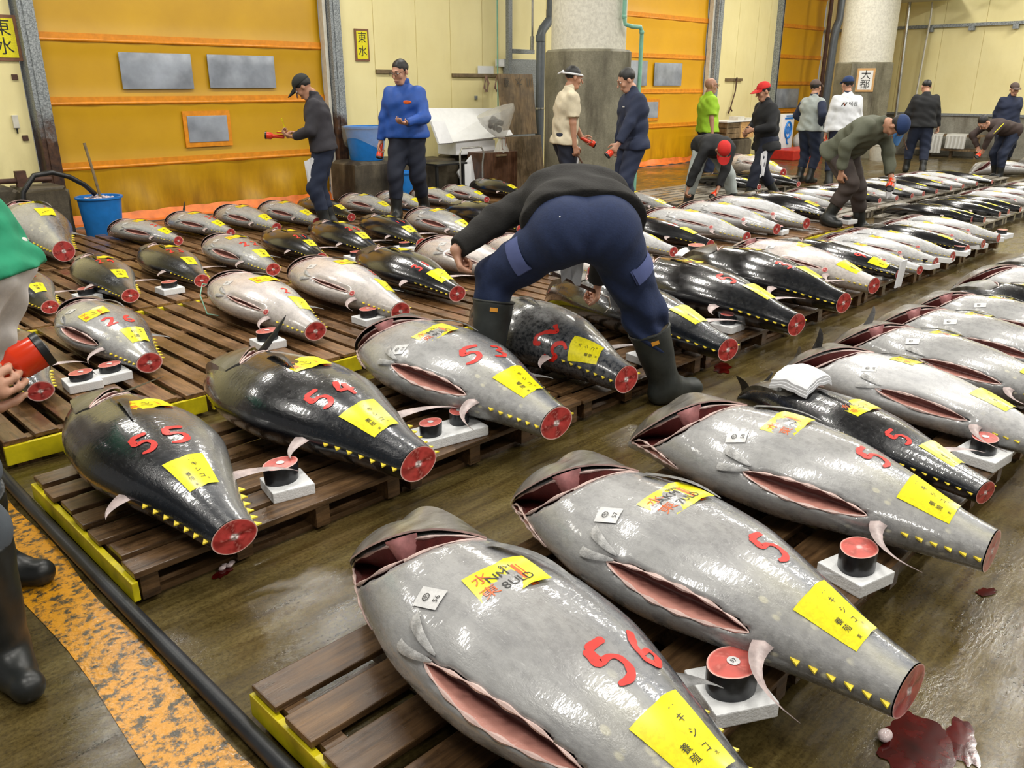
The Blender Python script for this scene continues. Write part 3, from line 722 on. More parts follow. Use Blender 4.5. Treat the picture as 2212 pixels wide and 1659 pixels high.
panel_wall('wall_centre', D1[1] + .25, D2[0] - .2, 0, TOP, .8, WALL_Y, 0, M['cream'], [7.95, 8.75, 9.45, 10.15, 10.85, 11.7])
panel_wall('wall_between_doors', D2[1] + .3, D3[0] - .12, 0, TOP, .9, WALL_Y, 0, M['cream'], [18.15, 19.0, 19.55])
for i, dd in enumerate((D1, D2, D3)):
    mb = MB(); mb.box(dd[0] - .25, dd[1] + .3, WALL_Y + .0, WALL_Y + .08, 4.4, TOP); structure(mb.build('wall_over_door_%d' % (i+1), M['cream'], smooth=False))
# right wall: concrete foot, cream panels, grey rail with hooks
mb = MB(); mb.box(WALL_X - .06, WALL_X + .1, -6, WALL_Y + .1, 0, .93); structure(mb.build('wall_right_foot', M['wall_low'], smooth=False))
panel_wall('wall_right', -6, WALL_Y + .1, .93, TOP, .93, WALL_X, 1, M['cream'])
mb = MB(); mb.box(WALL_X - .10, WALL_X, -6, WALL_Y + .1, .93, .985); structure(mb.build('trim_1', M['galv'], smooth=False))
mb = MB(); mb.box(WALL_X - .08, WALL_X, -6, WALL_Y + .1, 2.93, 3.0)
for k in range(15): mb.box(WALL_X - .10, WALL_X - .0, -3 + .93*k, -2.88 + .93*k, 2.84, 2.94)
structure(mb.build('trim_2', M['frame'], smooth=False))
mb = MB()
for y in (8.1, 5.6, 3.1): mb.box(WALL_X - .14, WALL_X - .06, y, y + .12, .93, 1.08)
structure(mb.build('trim_3', M['rust'], smooth=False))
def shutter(n, x0, x1, zt, bands, panes, mat, hem=True, billow=True, z0=.0):
    """a vinyl sheet door with sewn-in bars"""
    root = empty('door_%d' % n, ((x0+x1)/2, WALL_Y, 0)); root['kind'] = 'structure'
    X0, X1 = x0 - (x0+x1)/2, x1 - (x0+x1)/2
    mb = MB(); nx, nz = 90, 80; vs = []
    lo = bands[-1]
    for i in range(nx+1):
        for k in range(nz+1):
            x = X0 + (X1-X0)*i/nx; z = .09 + (zt-.09)*k/nz; y = 0.
            for b in bands: y -= .018*math.exp(-((z-b)/.12)**2)
            if billow and z < lo:
                q = (lo - z)/lo; y += .05*q*math.sin(x*3.1 + q*2) + .022*q*math.sin(x*9 + z*6) + .012*q*noise.noise(Vector((x*6, z*4, 0)))
            vs.append((x, .10 + y, z))
    mb.add(vs, grid_faces(nx+1, nz+1, True)); structure(mb.build('sheet', mat, root))
    for b in bands:
        mb = MB(); mb.tube([(X0 + (X1-X0)*i/30, .085 + .004*math.sin(i*1.3), b) for i in range(31)], .022, 10); mb.box(X0, X1, .072, .084, b + .015, b + .075); structure(mb.build('bar_sleeve', M['band'], root))
    if hem:
        mb = MB(); vs = []
        for i in range(61):
            x = X0 + (X1-X0)*i/60; yy = .05*math.sin(x*3.1 + 2) + .02*math.sin(x*9)
            for z, y in ((.12, .085), (.02, .03), (.012, -.10)): vs.append((x, yy*.7 + y, z + .006*math.sin(x*17)))
        mb.add(vs, grid_faces(61, 3)); structure(mb.build('hem', M['hem'], root))
    for (a, b, c, e, fr) in panes:
        a -= (x0+x1)/2; b -= (x0+x1)/2
        if fr:
            mb = MB(); mb.box(a - .05, b + .05, .066, .086, c - .06, e + .06); structure(mb.build('pane_border', M['band'], root, smooth=False))
        mb = MB(); mb.box(a, b, .058, .072, c, e); structure(mb.build('pane', M['pane'], root, bevel=.006))
    return root
shutter(1, D1[0], D1[1], 4.5, [3.1, 2.12, 1.42, .68], [(4.22, 5.12, 1.58, 2.0, 0), (5.34, 6.30, 1.59, 2.0, 0), (4.97, 5.52, .92, 1.25, 1)], M['sheet'])
shutter(2, D2[0], D2[1], 4.5, [3.65, 2.92, 2.17, 1.48, .78], [(13.9, 14.85, 1.62, 2.10, 0), (15.1, 16.1, 1.62, 2.07, 0), (14.5, 15.3, .98, 1.30, 1)], M['sheet_far'], billow=False)
shutter(3, D3[0], D3[1], 4.5, [3.7, 2.99, 2.28, 1.65, .98], [(20.3, 21.5, 1.08, 1.55, 0)], M['sheet_far'], billow=False)
def jamb(n, x, w=.17, off=0.):
    mb = MB(); mb.box(x - w/2, x + w/2, WALL_Y - .14, WALL_Y + .12, 0, TOP); mb.box(x - w/2 + .05, x + w/2 - .05, WALL_Y - .155, WALL_Y - .14, 0, TOP)
    structure(mb.build('trim_%d' % n, M['frame'], smooth=False, bevel=.004))
jamb(4, D1[0] - .13); jamb(5, D1[1] + .13); jamb(6, D2[1] + .16, .2); jamb(7, D3[0] - .07, .1); jamb(12, D2[0] - .1)
mb = MB(); mb.box(D1[1] - .02, D1[1] + .03, WALL_Y - .05, WALL_Y + .05, 0, TOP); structure(mb.build('trim_8', M['offwhite'], smooth=False))
mb = MB(); mb.box(D2[1] - .02, D2[1] + .05, WALL_Y - .05, WALL_Y + .05, 0, TOP); structure(mb.build('trim_9', M['offwhite'], smooth=False))
# columns: rough concrete to head height, painted above
def column(n, x, y, r, zc, rw):
    root = empty('trim_%d' % n, (x, y, 0)); root['kind'] = 'structure'
    mb = MB(); mb.lathe([(r, 0), (r, zc - .03), (r - .03, zc), (rw - .02, zc + .01)], 8 if n == 11 else 20); structure(mb.build('column_foot', M['column_low'], root))
    mb = MB(); prof = [(rw, zc - .01), (rw, TOP)]; mb.lathe(prof, 40); structure(mb.build('column_shaft', M['column_top'], root))
    return root
COL1 = column(10, 10.35, 8.72, .65, 2.12, .56); COL2 = column(11, 20.75, 8.95, .68, 2.13, .60)
# ================================================================= floor line, hose, pallets
mb = MB()
n = 60
vs = []
for i in range(n+1):
    y = -.5 + 11*i/n
    for x in (.515 + .012*math.sin(i*.9), .70 + .010*math.sin(i*1.3 + 1)): vs.append((x, y, .0025))
mb.add(vs, grid_faces(n+1, 2, True)); o = structure(mb.build('painted_line', M['line'], smooth=False)); tag(o, 'worn orange yellow line painted on the wet concrete floor', 'floor marking')
mb = MB(); mb.tube([(.735 + .006*math.sin(i*.35), -.4 + .26*i, .030) for i in range(22)], .024, 12)
tag(mb.build('drain_hose', M['hose']), 'thick black hose lying straight beside the yellow floor line', 'hose')
def pallet(x0, x1, y0, y1, ax, nb, label, group, top=.13, wood='wood_x', yellow='', gap=.45, edge='yellow_edge'):
    cx, cy = (x0+x1)/2, (y0+y1)/2; root = empty('pallet', (cx, cy, 0), 0, label, 'pallet', group)
    W, H = (x1-x0)/2, (y1-y0)/2; th = .022; mb = MB()
    span, other = (2*H, W) if ax == 0 else (2*W, H)
    pitch = (span)/(nb - gap*.0 - .28); bw = pitch*.72
    for i in range(nb):
        a = -span/2 + i*pitch; b = a + bw; e = rng.uniform(-.012, .012); j = rng.uniform(-.004, .004)
        if ax == 0: mb.box(-W + e, W + e, a + j, b + j, top - th, top + j*.6)
        else: mb.box(a + j, b + j, -H + e, H + e, top - th, top + j*.6)
    mb.build('deck', M[wood], root, smooth=False, bevel=.004)
    mb = MB()
    for q in (-.92, -.3, .3, .92):
        if ax == 0: mb.box(q*(W-.0) - .03, q*W + .03, -H + .01, H - .01, .022, top - th)
        else: mb.box(-W + .01, W - .01, q*H - .03, q*H + .03, .022, top - th)
    for q in (-.8, 0, .8):
        if ax == 0: mb.box(-W, W, q*H - .05, q*H + .05, 0, .022)
        else: mb.box(q*W - .05, q*W + .05, -H, H, 0, .022)
    mb.build('bearers', M[wood], root, smooth=False)
    for s in yellow:
        mb = MB()
        if s == 'w': mb.box(-W - .018, -W + .004, -H, H, .03, top - .03)
        if s == 's': mb.box(-W, W, -H - .018, -H + .004, .02, top - .022)
        if s == 'n': mb.box(-W, W, H - .02, H + .018, .02, top - .006)
        if s == 'e': mb.box(W - .004, W + .018, -H, H, .02, top - .03)
        mb.build('painted_edge', M[edge], root, smooth=False, bevel=.003)
    return root
ORD = 'first second third fourth fifth sixth seventh eighth ninth tenth eleventh twelfth thirteenth fourteenth fifteenth sixteenth seventeenth eighteenth nineteenth twentieth'.split()
for i in range(8):
    x = .79 + 1.12*i
    pallet(x, x + 1.09, .78, 1.76, 0, 6, f'brown slatted pallet, {ORD[i]} from the yellow line in the row with the big silver tuna', 'pallets of the near row', yellow='w' if i == 0 else '')
for i in range(8):
    x = .775 + 1.12*i
    pallet(x, x + 1.09, 2.50, 3.52, 0, 7, f'brown slatted pallet, {ORD[i]} from the yellow line in the row with tuna 55', 'pallets of the second row', yellow='w' if i == 0 else '')
for i in range(9):
    x = .78 + .97*i
    pallet(x, x + .94, 3.98, 5.86, 1, 7, f'reddish brown pallet with yellow front board, {ORD[i]} from the yellow line in the third row', 'pallets of the third row', wood='wood_y', yellow='sn')
for i in range(8):
    x = .78 + .97*i
    pallet(x, x + .94, 5.94, 7.72, 1, 7, f'dark brown pallet with yellow edge, {ORD[i]} from the yellow line in the fourth row', 'pallets of the fourth row', wood='wood_y', yellow='s')
for i in range(8):
    x = 1.70 + .97*i
    pallet(x, x + .94, 7.80, 9.35, 1, 7, f'dark brown pallet, {ORD[i]} from the blue bucket in the row along the doors', 'pallets along the doors', wood='wood_y', yellow='')
for i in range(8):
    x = 10.35 + 1.15*i
    pallet(x, x + 1.12, 2.95, 4.1, 0, 8, f'wet grey pallet, {ORD[i]} in the far row of black tuna', 'grey pallets of the far row', top=.12, wood='wood_grey')
for i in range(6):
    x = 9.75 + 1.15*i
    pallet(x, x + 1.12, 4.35, 5.9, 0, 10, f'wet grey pallet, {ORD[i]} in the row past the man in the olive jacket', 'grey pallets past the olive jacket', top=.12, wood='wood_grey')
for i in range(3):
    x = 9.6 + 1.15*i
    pallet(x, x + 1.12, 6.45, 7.72, 0, 8, f'pale grey pallet, {ORD[i]} in the row before the orange doors', 'grey pallets before the doors', top=.12, wood='wood_grey')

# ================================================================= the fish
Z1 = .132
def HT(hx, hy, tx, ty): return hx, hy, math.degrees(math.atan2(ty-hy, tx-hx)), math.dist((hx, hy), (tx, ty))
def row(specs, where, group, **base):
    for i, (pos, kw) in enumerate(specs):
        x, y, a, L = HT(*pos); k = dict(base); k.update(kw)
        lb = k.pop('lb', None)
        nm = {'skin_silver': 'silver grey', 'skin_pale': 'pinkish white', 'skin_white': 'silvery white', 'skin_dark': 'black and grey', 'skin_black': 'glossy black', 'skin_steel': 'grey and black'}[k['skin']]
        k['label'] = lb or f'{nm} tuna, {ORD[i]} {where}'
        tuna(x, y, a, L=L, z=k.pop('z', Z1), group=group, **k)
MX = dict(origin='mexico')
S0 = dict(kind='S', skin='skin_silver', back=1); B0 = dict(kind='B', skin='skin_dark', back=-1, pt=(.46, .25), ot=(.82, .08), numat=(.69, -.08)); BB = dict(B0, skin='skin_black')
NP = dict(kind='N', skin='skin_pale', back=1, pt=(.53, .15), numat=(.69, .4), ot=(.825, .5)); NW = dict(NP, skin='skin_white', kind='N')
row([((1.283, 1.969, 1.190, .455), dict(S0, num='56', hand=['NM', '851', '8ULD'], lot='56', lb='silver tuna painted 56, cut off at the bottom of the photo', ot=(.84, -.08), pt=(.47, -.04), lt=(.40, -.68), numat=(.70, .24), fat=1.045, flat=1.05, prot=-.15)),
     ((1.926, 1.911, 1.859, .485), dict(S0, num='5', hand=['AKM', '998', '7ULD'], lot='57', lb='silver tuna with lot number 57, belly cut open over a sickle fin', ot=(.865, -.12), numat=(.70, .16), fat=1.15, flat=.98)),
     ((2.673, 1.952, 2.712, .55), dict(S0, num='5', lot='58', lb='silver tuna with lot number 58, lying between 57 and the black tuna', pt=(.49, -.04), ot=(.86, -.2), numat=(.71, .06), fat=1.2, flat=.95)),
     ((3.513, 1.924, 3.206, .712), dict(B0, num='5', numat=(.73, -.44), price='end', ot=(.85, .08), pt=(.54, -.0), fat=.88, flat=.95, up=[(.02, -.3, -.06, -.03, .10), (.05, .5, .05, .06, .12)], lb='black tuna in the near row with a folded white towel on its head')),
     ((4.009, 1.953, 3.80, .604), dict(S0, lot='60', pt=(.47, .28), ot=(.78, .1), up=[(.10, .1, .0, .03, .15), (.02, -.2, .0, .05, .10)], lb='silver tuna with lot number 60, just past the white towel', skin='skin_white', lod=1, fat=.95)),
     ((4.58, 1.96, 4.42, .66), dict(S0, up=[(.12, .1, .0, .08, .14)], pt=(.47, .28), lb='silver tuna next beyond number 60 in the near row')),
     ((5.10, 1.96, 4.98, .66), dict(S0, pt=(.47, .28), lb='silver tuna second beyond number 60, big dark gill opening')),
     ((5.65, 1.96, 5.55, .70), dict(S0, price='end', pt=(.45, .28), lb='silver tuna third beyond number 60 in the near row')),
     ((6.2, 1.93, 6.12, .70), dict(B0, lb='black tuna at the edge of the photo in the near row', lod=1)),
     ((6.75, 2.00, 6.70, .70), dict(NW, lb='silver tuna behind the black one at the edge of the near row', lod=1)),
     ((7.3, 1.98, 7.25, .70), dict(BB, lb='black tuna eleventh in the near row, only its head in the photo', lod=1)),
     ((7.85, 1.95, 7.8, .70), dict(NW, lb='pale tuna twelfth in the near row, only its head in the photo', lod=1))],
    'from the yellow line in the near row', 'tuna of the near row', lod=0, origin='mexico', pwh=(.17, .125), fat=1.0)
row([((1.101, 3.882, 1.053, 2.357), dict(B0, num='55', numat=(.65, .0), ot=(.81, .04), pt=(.43, .32), fat=.99, flat=.95, up=[(.16, .55, .15, .15, .09)], lb='fat black tuna painted 55, first from the yellow line', price='end')),
     ((1.706, 3.863, 1.821, 2.344), dict(B0, num='54', numat=(.70, -.16), ot=(.84, -.12), pt=(.51, .16), fat=1.17, flat=.93, up=[(.18, .6, .09, .09, .17)], lb='black tuna painted 54, beside the one painted 55', price='end')),
     ((2.560, 3.76, 2.507, 2.234), dict(S0, num='53', numat=(.69, .0), numrot=-.35, ot=(.855, -.08), pt=(.49, -.2), hand=['M', '787', '9ULO'], lot='53', lt=(.46, -.85), lb='silver grey tuna painted 53, reddish brown streaks behind its gills', fat=1.2, flat=.95)),
     ((3.36, 3.736, 3.185, 2.375), dict(B0, skin='skin_steel', num='52', numrot=1.05, numat=(.71, -1.05), numh=.12, ot=(.845, -.72), orot=.3, price=None, fat=1.12, flat=1.10, lb='grey and black tuna painted 52, between the boots of the bending man')),
     ((4.30, 3.95, 4.006, 2.291), dict(B0, ot=(.82, .04), fat=.92, lb='black tuna behind the bending man, tail over the pallet edge')),
     ((4.972, 3.912, 4.741, 2.256), dict(BB, num='5', numat=(.69, -.2), ot=(.82, .2), fat=1.0, lb='glossy black tuna with a red 5, next past the bending man')),
     ((5.70, 3.80, 5.486, 2.293), dict(BB, num='3', numat=(.70, -.28), ot=(.80, .32), fat=1.08, lb='glossy black tuna with a red 3 and a meat sample behind its head')),
     ((6.42, 3.80, 6.20, 2.38), dict(NP, ot=(.86, .0), lb='pinkish white tuna between two glossy black ones in the second row', num='1', numat=(.68, .3), numh=.06)),
     ((7.05, 3.75, 6.84, 2.44), dict(BB, fat=.82, num='9', numat=(.76, -.5), lb='glossy black tuna with white paper over its tail', ot=(.88, -.4)))],
    'from the yellow line in the second row', 'tuna of the second row', lod=0, origin='mexico', fat=1.0)
def by_tail(px, dx, L, k): 
    g = G(px[0], px[1], .22); return ((g.x + dx, g.y + L, g.x, g.y), k)
row([by_tail((1988, 574), .22, 1.2, dict(NW, fat=.72, numat=(.65, .3))), by_tail((2022, 559), .12, 1.2, dict(NW)), by_tail((2059, 546), .12, 1.2, dict(NW)), by_tail((2090, 530), .12, 1.15, dict(BB, price='plain')),
     by_tail((2125, 519), .10, 1.15, dict(NW)), by_tail((2158, 507), .10, 1.15, dict(NW, lb='silvery white tuna at the far corner of the second row'))],
    'after the one with papered tail in the second row', 'tuna of the second row', lod=1, num='1', numh=.05, fat=.82)
row([((1.08, 5.62, 1.065, 4.36), dict(B0, num='27', lb='black tuna with red marks beside the hand with the torch', origin='local')),
     ((1.636, 5.682, 1.625, 4.404), dict(S0, num='26', numat=(.69, .05), ot=(.84, .2), pt=(.57, -.36), fat=1.04, lot='', lb='silver grey tuna painted 26, alone in front of the empty slats', origin='local')),
     ((2.650, 5.754, 2.589, 4.284), dict(NP, num='2', numat=(.70, .28), numh=.08, ot=(.82, .52), origin='plain', lb='pinkish white tuna with a red 2 and green string at its mouth', price='end')),
     ((3.326, 5.803, 3.241, 4.285), dict(NP, num='3', numat=(.67, .6), numh=.08, ot=(.82, .65), origin='plain', lb='pinkish white tuna with a red 3, round wound at its belly', price='end', pt=(.51, .24))),
     ((3.98, 5.85, 3.84, 4.40), dict(BB, num='31', numat=(.74, -.28), numh=.09, origin='plain', ot=(.87, .0), lb='black tuna with red marks between two pinkish white tuna', price='end')),
     ((4.62, 5.85, 4.53, 4.40), dict(NP, origin='plain', num='1', numh=.06, lb='pinkish white tuna beside the fist of the bending man', price='end')),
     ((5.28, 5.70, 5.19, 4.26), dict(NP, fat=.82, lb='pinkish white tuna seen through the legs of the bending man')),
     ((5.88, 5.65, 5.78, 4.26), dict(BB, fat=.75, lb='black tuna hidden behind the thigh of the bending man')),
     ((6.46, 5.65, 6.35, 4.27), dict(NW, fat=.8, lb='silvery white tuna just right of the blue hip pocket')),
     ((7.00, 5.65, 6.88, 4.22), dict(BB, fat=.8, num='11', numh=.07, lb='glossy black tuna with two red strokes in the third row')),
     ((7.58, 5.65, 7.46, 4.17), dict(NW, fat=.85, price='end')), ((8.20, 5.60, 8.10, 4.19), dict(NW)), ((8.78, 5.60, 8.66, 4.14), dict(NW, price='end')),
     ((9.46, 5.60, 9.36, 4.18), dict(BB, num='3', numh=.08, lb='glossy black tuna by the boot of the man in the olive jacket'))],
    'from the yellow line in the third row', 'tuna of the third row', lod=1, fat=.95)
row([((1.65, 7.3, 1.66, 6.13), dict(B0, num='5', numat=(.62, .3), lb='black tuna beside the white trousers, yellow slip on its flank')),
     ((2.25, 7.30, 2.17, 6.05), dict(B0, num='24', numat=(.57, .12), ot=(.79, .28), lb='black tuna painted 24, close to the very large grey one')), ((2.80, 7.40, 2.76, 6.16), dict(B0, num='23', numat=(.6, .12), ot=(.79, .28), lb='black tuna painted 23, between 24 and 22')),
     ((3.40, 7.42, 3.36, 6.13), dict(S0, num='22', ot=(.84, .2), numat=(.67, .1), lb='silver grey tuna painted 22 with cut open belly')), ((4.00, 7.45, 3.92, 6.29), dict(BB, num='21', numat=(.67, .12), ot=(.81, .24), lb='black tuna painted 21, right of the silver one painted 22')),
     ((4.55, 7.45, 4.41, 6.17), dict(BB, num='20', numat=(.67, .12), ot=(.81, .24), lb='black tuna painted 20, in front of the boots of the man writing')), ((5.15, 7.45, 4.97, 6.19), dict(BB, num='19', numat=(.67, .12), numh=.08, lb='black tuna in front of the walking man in blue, red marks on top')),
     ((5.76, 7.45, 5.63, 6.15), dict(S0, num='1', numh=.06, lb='silver grey tuna with tail towards the fist of the bending man')),
     ((6.38, 7.50, 6.24, 6.10), dict(BB, num='1', numh=.06, lb='black tuna behind the elbow of the bending man'))],
    'from the yellow line in the fourth row', 'tuna of the fourth row', lod=1, origin='local', fat=.95)
row([((3.15, 9.10, 3.42, 8.04), dict(S0, num='31', lb='silver tuna right of the blue bucket')), ((3.80, 9.20, 4.00, 8.1), dict(S0, num='30', up=[(.2, .6, -.05, .08, .18)], lb='silver tuna with a dark fin standing up behind it')),
     ((4.40, 9.25, 4.50, 8.05), dict(S0, lb='silver tuna third right of the blue bucket along the orange hem')), ((4.95, 9.25, 5.02, 8.08), dict(S0, lb='silver tuna fourth right of the blue bucket, next to the man writing')),
     ((5.48, 9.25, 5.50, 8.12), dict(BB, lb='small dark tuna behind the boots of the man writing', num=None)), ((6.05, 9.2, 6.06, 8.05), dict(S0, lb='silver tuna between the man writing and the man in blue')),
     ((6.62, 9.2, 6.62, 8.15), dict(S0, lb='silver tuna at the boots of the man in blue')), ((7.2, 9.2, 7.16, 8.12), dict(S0, lb='silver tuna just right of the black boot of the man in blue')),
     ((7.76, 9.2, 7.72, 8.2), dict(S0, num='0', lb='silver tuna with a red ring behind the fin')), ((8.40, 9.3, 8.30, 8.1), dict(BB, num='1', numh=.05, lb='black tuna before the brown wooden box'))],
    'right of the blue bucket', 'tuna along the doors', lod=1, origin='local', numh=.09, price='band', fat=.95)
# the very large one by the bucket, lying with its thick tail towards the camera
tuna(2.42, 9.60, -93, kind='S', skin='skin_silver', back=1, lod=0, L=1.72, z=Z1, fat=1.0, flat=1.25, num='1', numat=(.56, .3), numh=.04, origin='plain', ot=(.66, .18), price='plain', pt=(.42, .1), lot=None, skip=('belly_cavity', 'belly_edge', 'pelvic_fin'),
     label='very large grey tuna with thick cut tail in front of the blue bucket', group='tuna along the doors')
# rows in the far part of the hall
row([((8.66, 7.05, 8.56, 5.80), dict(S0, price='end', lb='silver tuna whose tail is touched by the stooping man in a red cap')),
     ((8.13, 7.2, 8.18, 6.15), dict(BB, lb='small dark tuna beside the boots of the tall man in navy'))], '', 'tuna near the stooping man', lod=1, fat=.9)
def span(pxs, dx, L, kinds, where, group, **kw):
    row([by_tail(p, dx, L, dict({'B': BB, 'W': NW, 'S': S0}[k])) for p, k in zip(pxs, kinds)], where, group, lod=2, **kw)
span([(1816, 441), (1868, 432), (1901, 425), (1938, 420), (1971, 415), (1996, 411), (2024, 406), (2055, 399), (2081, 395), (2111, 390), (2144, 386)], .1, 1.25, 'WWBWBWBBWWB',
     'in the row of grey pallets past the olive jacket', 'tuna past the olive jacket', z=.122, fat=.68, numh=.05)
span([(2101, 464), (2128, 465), (2161, 453), (2180, 448), (2206, 443), (2240, 432), (2268, 424), (2296, 418), (2324, 412)], .05, 1.05, 'BBBBBWWBW',
     'in the far row of black tuna', 'tuna of the far black row', z=.122, fat=.75)
pallet(13.1, 14.2, 7.0, 8.3, 0, 8, 'pale grey pallet under the big pale tuna near the second column', 'grey pallets before the doors', top=.12, wood='wood_grey')
span([(1640, 398), (1725, 392)], .15, 1.25, 'BB', 'in the row before the orange doors', 'tuna before the doors', z=.122, fat=.8)
row([((13.75, 8.35, 13.55, 7.0), dict(z=.122, kind='N', skin='skin_pale', back=1, lb='big pale tuna behind the legs of the two talking men', fat=1.25)),
     ((17.6, 5.3, 18.6, 4.4), dict(NW, lb='long silvery tuna under the hands of the man in brown')), ((19.4, 5.0, 20.4, 4.1), dict(NW, lb='long silvery tuna at the far edge behind the man in brown'))], '', 'large tuna at the back', lod=1, z=.004)
# ================================================================= people
def surf_nets(f, lo, hi, h):
    """closed surface f = 0 on a grid"""
    nx, ny, nz = [int(math.ceil((hi[i]-lo[i])/h)) + 1 for i in range(3)]
    F = f(lo, (nx, ny, nz), h)
    S = F < 0
    A = S[:-1, :-1, :-1].astype(np.int8); cnt = np.zeros_like(A)
    for dx in (0, 1):
        for dy in (0, 1):
            for dz in (0, 1): cnt += S[dx:nx-1+dx, dy:ny-1+dy, dz:nz-1+dz]
    act = (cnt > 0) & (cnt < 8); idx = -np.ones(act.shape, np.int64); ii = np.argwhere(act); idx[act] = np.arange(len(ii))
    pos = np.zeros((len(ii), 3)); w = np.zeros(len(ii))
    corners = [(a, b, c) for a in (0, 1) for b in (0, 1) for c in (0, 1)]
    val = {c: F[ii[:, 0]+c[0], ii[:, 1]+c[1], ii[:, 2]+c[2]] for c in corners}
    for a in corners:
        for ax in range(3):
            if a[ax] == 0:
                b = list(a); b[ax] = 1; b = tuple(b); va, vb = val[a], val[b]; m = (va < 0) != (vb < 0)
                t = va/(va - vb + 1e-12); p = np.tile(np.array(a, float), (len(ii), 1)); p[:, ax] = t
                pos[m] += p[m]; w[m] += 1
    V = (ii + pos/w[:, None])*h + np.array(lo)
    faces = []
    for ax in range(3):
        sl = [slice(1, -1)]*3; o1, o2 = [(1, 2), (2, 0), (0, 1)][ax]
        a = [slice(1, None if False else s-1) for s in (nx, ny, nz)]
        b = list(a); a[ax] = slice(0, (nx, ny, nz)[ax]-1); b[ax] = slice(1, (nx, ny, nz)[ax])
        sa, sb = S[tuple(a)], S[tuple(b)]; m = np.argwhere(sa != sb)
        if not len(m): continue
        inv = sb[tuple(m.T)]
        c = m + 1; c[:, ax] = m[:, ax]
        def g(d1, d2):
            q = c.copy(); q[:, o1] -= d1; q[:, o2] -= d2; return idx[q[:, 0], q[:, 1], q[:, 2]]
        q = np.stack([g(0, 0), g(1, 0), g(1, 1), g(0, 1)], 1)
        q[inv] = q[inv][:, ::-1]; faces.append(q)
    return V, np.concatenate(faces)
class Blob:
    """smooth union of tapered capsules and ellipsoids"""
    def __init__(s): s.p = []; s.sub = []; s.mark = None
    def cap(s, a, b, ra, rb=None, k=.02, cut=None, sq=None):
        s.p.append(('c', Vector(a), Vector(b), ra, ra if rb is None else rb, k, cut, sq)); return s
    def ell(s, c, r, M=None, k=.02): s.p.append(('e', Vector(c), Vector(r), M, k)); return s
    def minus(s, c, r): s.sub.append((Vector(c), Vector(r))); return s
    def planes(s, pl): s.pl = pl; return s
    def bounds(s, pad=.03):
        lo = [1e9]*3; hi = [-1e9]*3
        for p in s.p:
            if p[0] == 'c': pts = ((p[1], p[3]), (p[2], p[4]))
            else: pts = ((p[1], max(p[2])),)
            for c, r in pts:
                for i in range(3): lo[i] = min(lo[i], c[i]-r-pad); hi[i] = max(hi[i], c[i]+r+pad)
        return lo, hi
    def field(s, disp=None, planes=None):
        def f(lo, n, h):
            F = np.full(n, .2, np.float32); ax = [np.arange(n[i])*h + lo[i] for i in range(3)]
            for pi, p in enumerate(s.p):
                if pi == s.mark:
                    X, Y, Z = np.meshgrid(*ax, indexing='ij', sparse=True)
                    for (pt, nm) in (planes or []): F = np.maximum(F, ((X-pt[0])*nm[0] + (Y-pt[1])*nm[1] + (Z-pt[2])*nm[2]).astype(np.float32))
                if p[0] == 'c': c0 = [min(p[1][i], p[2][i]) - max(p[3], p[4]) - .07 for i in range(3)]; c1 = [max(p[1][i], p[2][i]) + max(p[3], p[4]) + .07 for i in range(3)]
                else: rr = max(p[2]); c0 = [p[1][i] - rr - .06 for i in range(3)]; c1 = [p[1][i] + rr + .06 for i in range(3)]
                sl = []
                for i in range(3):
                    a = max(0, int((c0[i]-lo[i])/h)); b = min(n[i], int((c1[i]-lo[i])/h) + 2); sl.append(slice(a, max(a, b)))
                sl = tuple(sl)
                X, Y, Z = np.meshgrid(ax[0][sl[0]], ax[1][sl[1]], ax[2][sl[2]], indexing='ij', sparse=True)
                if X.size == 0 or Y.size == 0 or Z.size == 0: continue
                if p[0] == 'c':
                    a, b, ra, rb, k, cut, sq = p[1:]
                    d = b - a; L2 = max(d.length_squared, 1e-9)
                    t = ((X-a.x)*d.x + (Y-a.y)*d.y + (Z-a.z)*d.z)/L2; tc = np.clip(t, 0, 1)
                    ex, ey, ez = X-a.x-d.x*tc, Y-a.y-d.y*tc, Z-a.z-d.z*tc
                    if sq: ex, ey, ez = ex/sq[0], ey/sq[1], ez/sq[2]
                    g = np.sqrt(ex**2 + ey**2 + ez**2) - (ra + (rb-ra)*tc)
                    if cut:
                        L = math.sqrt(L2)
                        if 'b' in cut: g = np.maximum(g, (t-1)*L)
                        if 'a' in cut: g = np.maximum(g, -t*L)
                else:
                    c, r, Mx, k = p[1:]
                    ex, ey, ez = X-c.x, Y-c.y, Z-c.z
                    if Mx is not None:
                        m = Mx.transposed(); ex, ey, ez = m[0][0]*ex+m[0][1]*ey+m[0][2]*ez, m[1][0]*ex+m[1][1]*ey+m[1][2]*ez, m[2][0]*ex+m[2][1]*ey+m[2][2]*ez
                    q = np.sqrt((ex/r.x)**2 + (ey/r.y)**2 + (ez/r.z)**2) + 1e-6; q2 = np.sqrt((ex/r.x**2)**2 + (ey/r.y**2)**2 + (ez/r.z**2)**2) + 1e-6
                    g = q*(q-1)/q2
                cur = F[sl]; g = g.astype(np.float32)
                hh = np.maximum(k - np.abs(cur-g), 0)/k
                F[sl] = np.minimum(cur, g) - hh*hh*k*.25
            X, Y, Z = np.meshgrid(*ax, indexing='ij', sparse=True)
            if disp: F += disp(X, Y, Z).astype(np.float32)
            for (pt, nm) in ((planes or []) if s.mark is None else []):   # keep the side the normal points away from
                F = np.maximum(F, ((X-pt[0])*nm[0] + (Y-pt[1])*nm[1] + (Z-pt[2])*nm[2]).astype(np.float32))
            for c, r in s.sub:
                q = np.sqrt(((X-c.x)/r.x)**2 + ((Y-c.y)/r.y)**2 + ((Z-c.z)/r.z)**2); F = np.maximum(F, ((1-q)*min(r)).astype(np.float32))
            return F
        return f
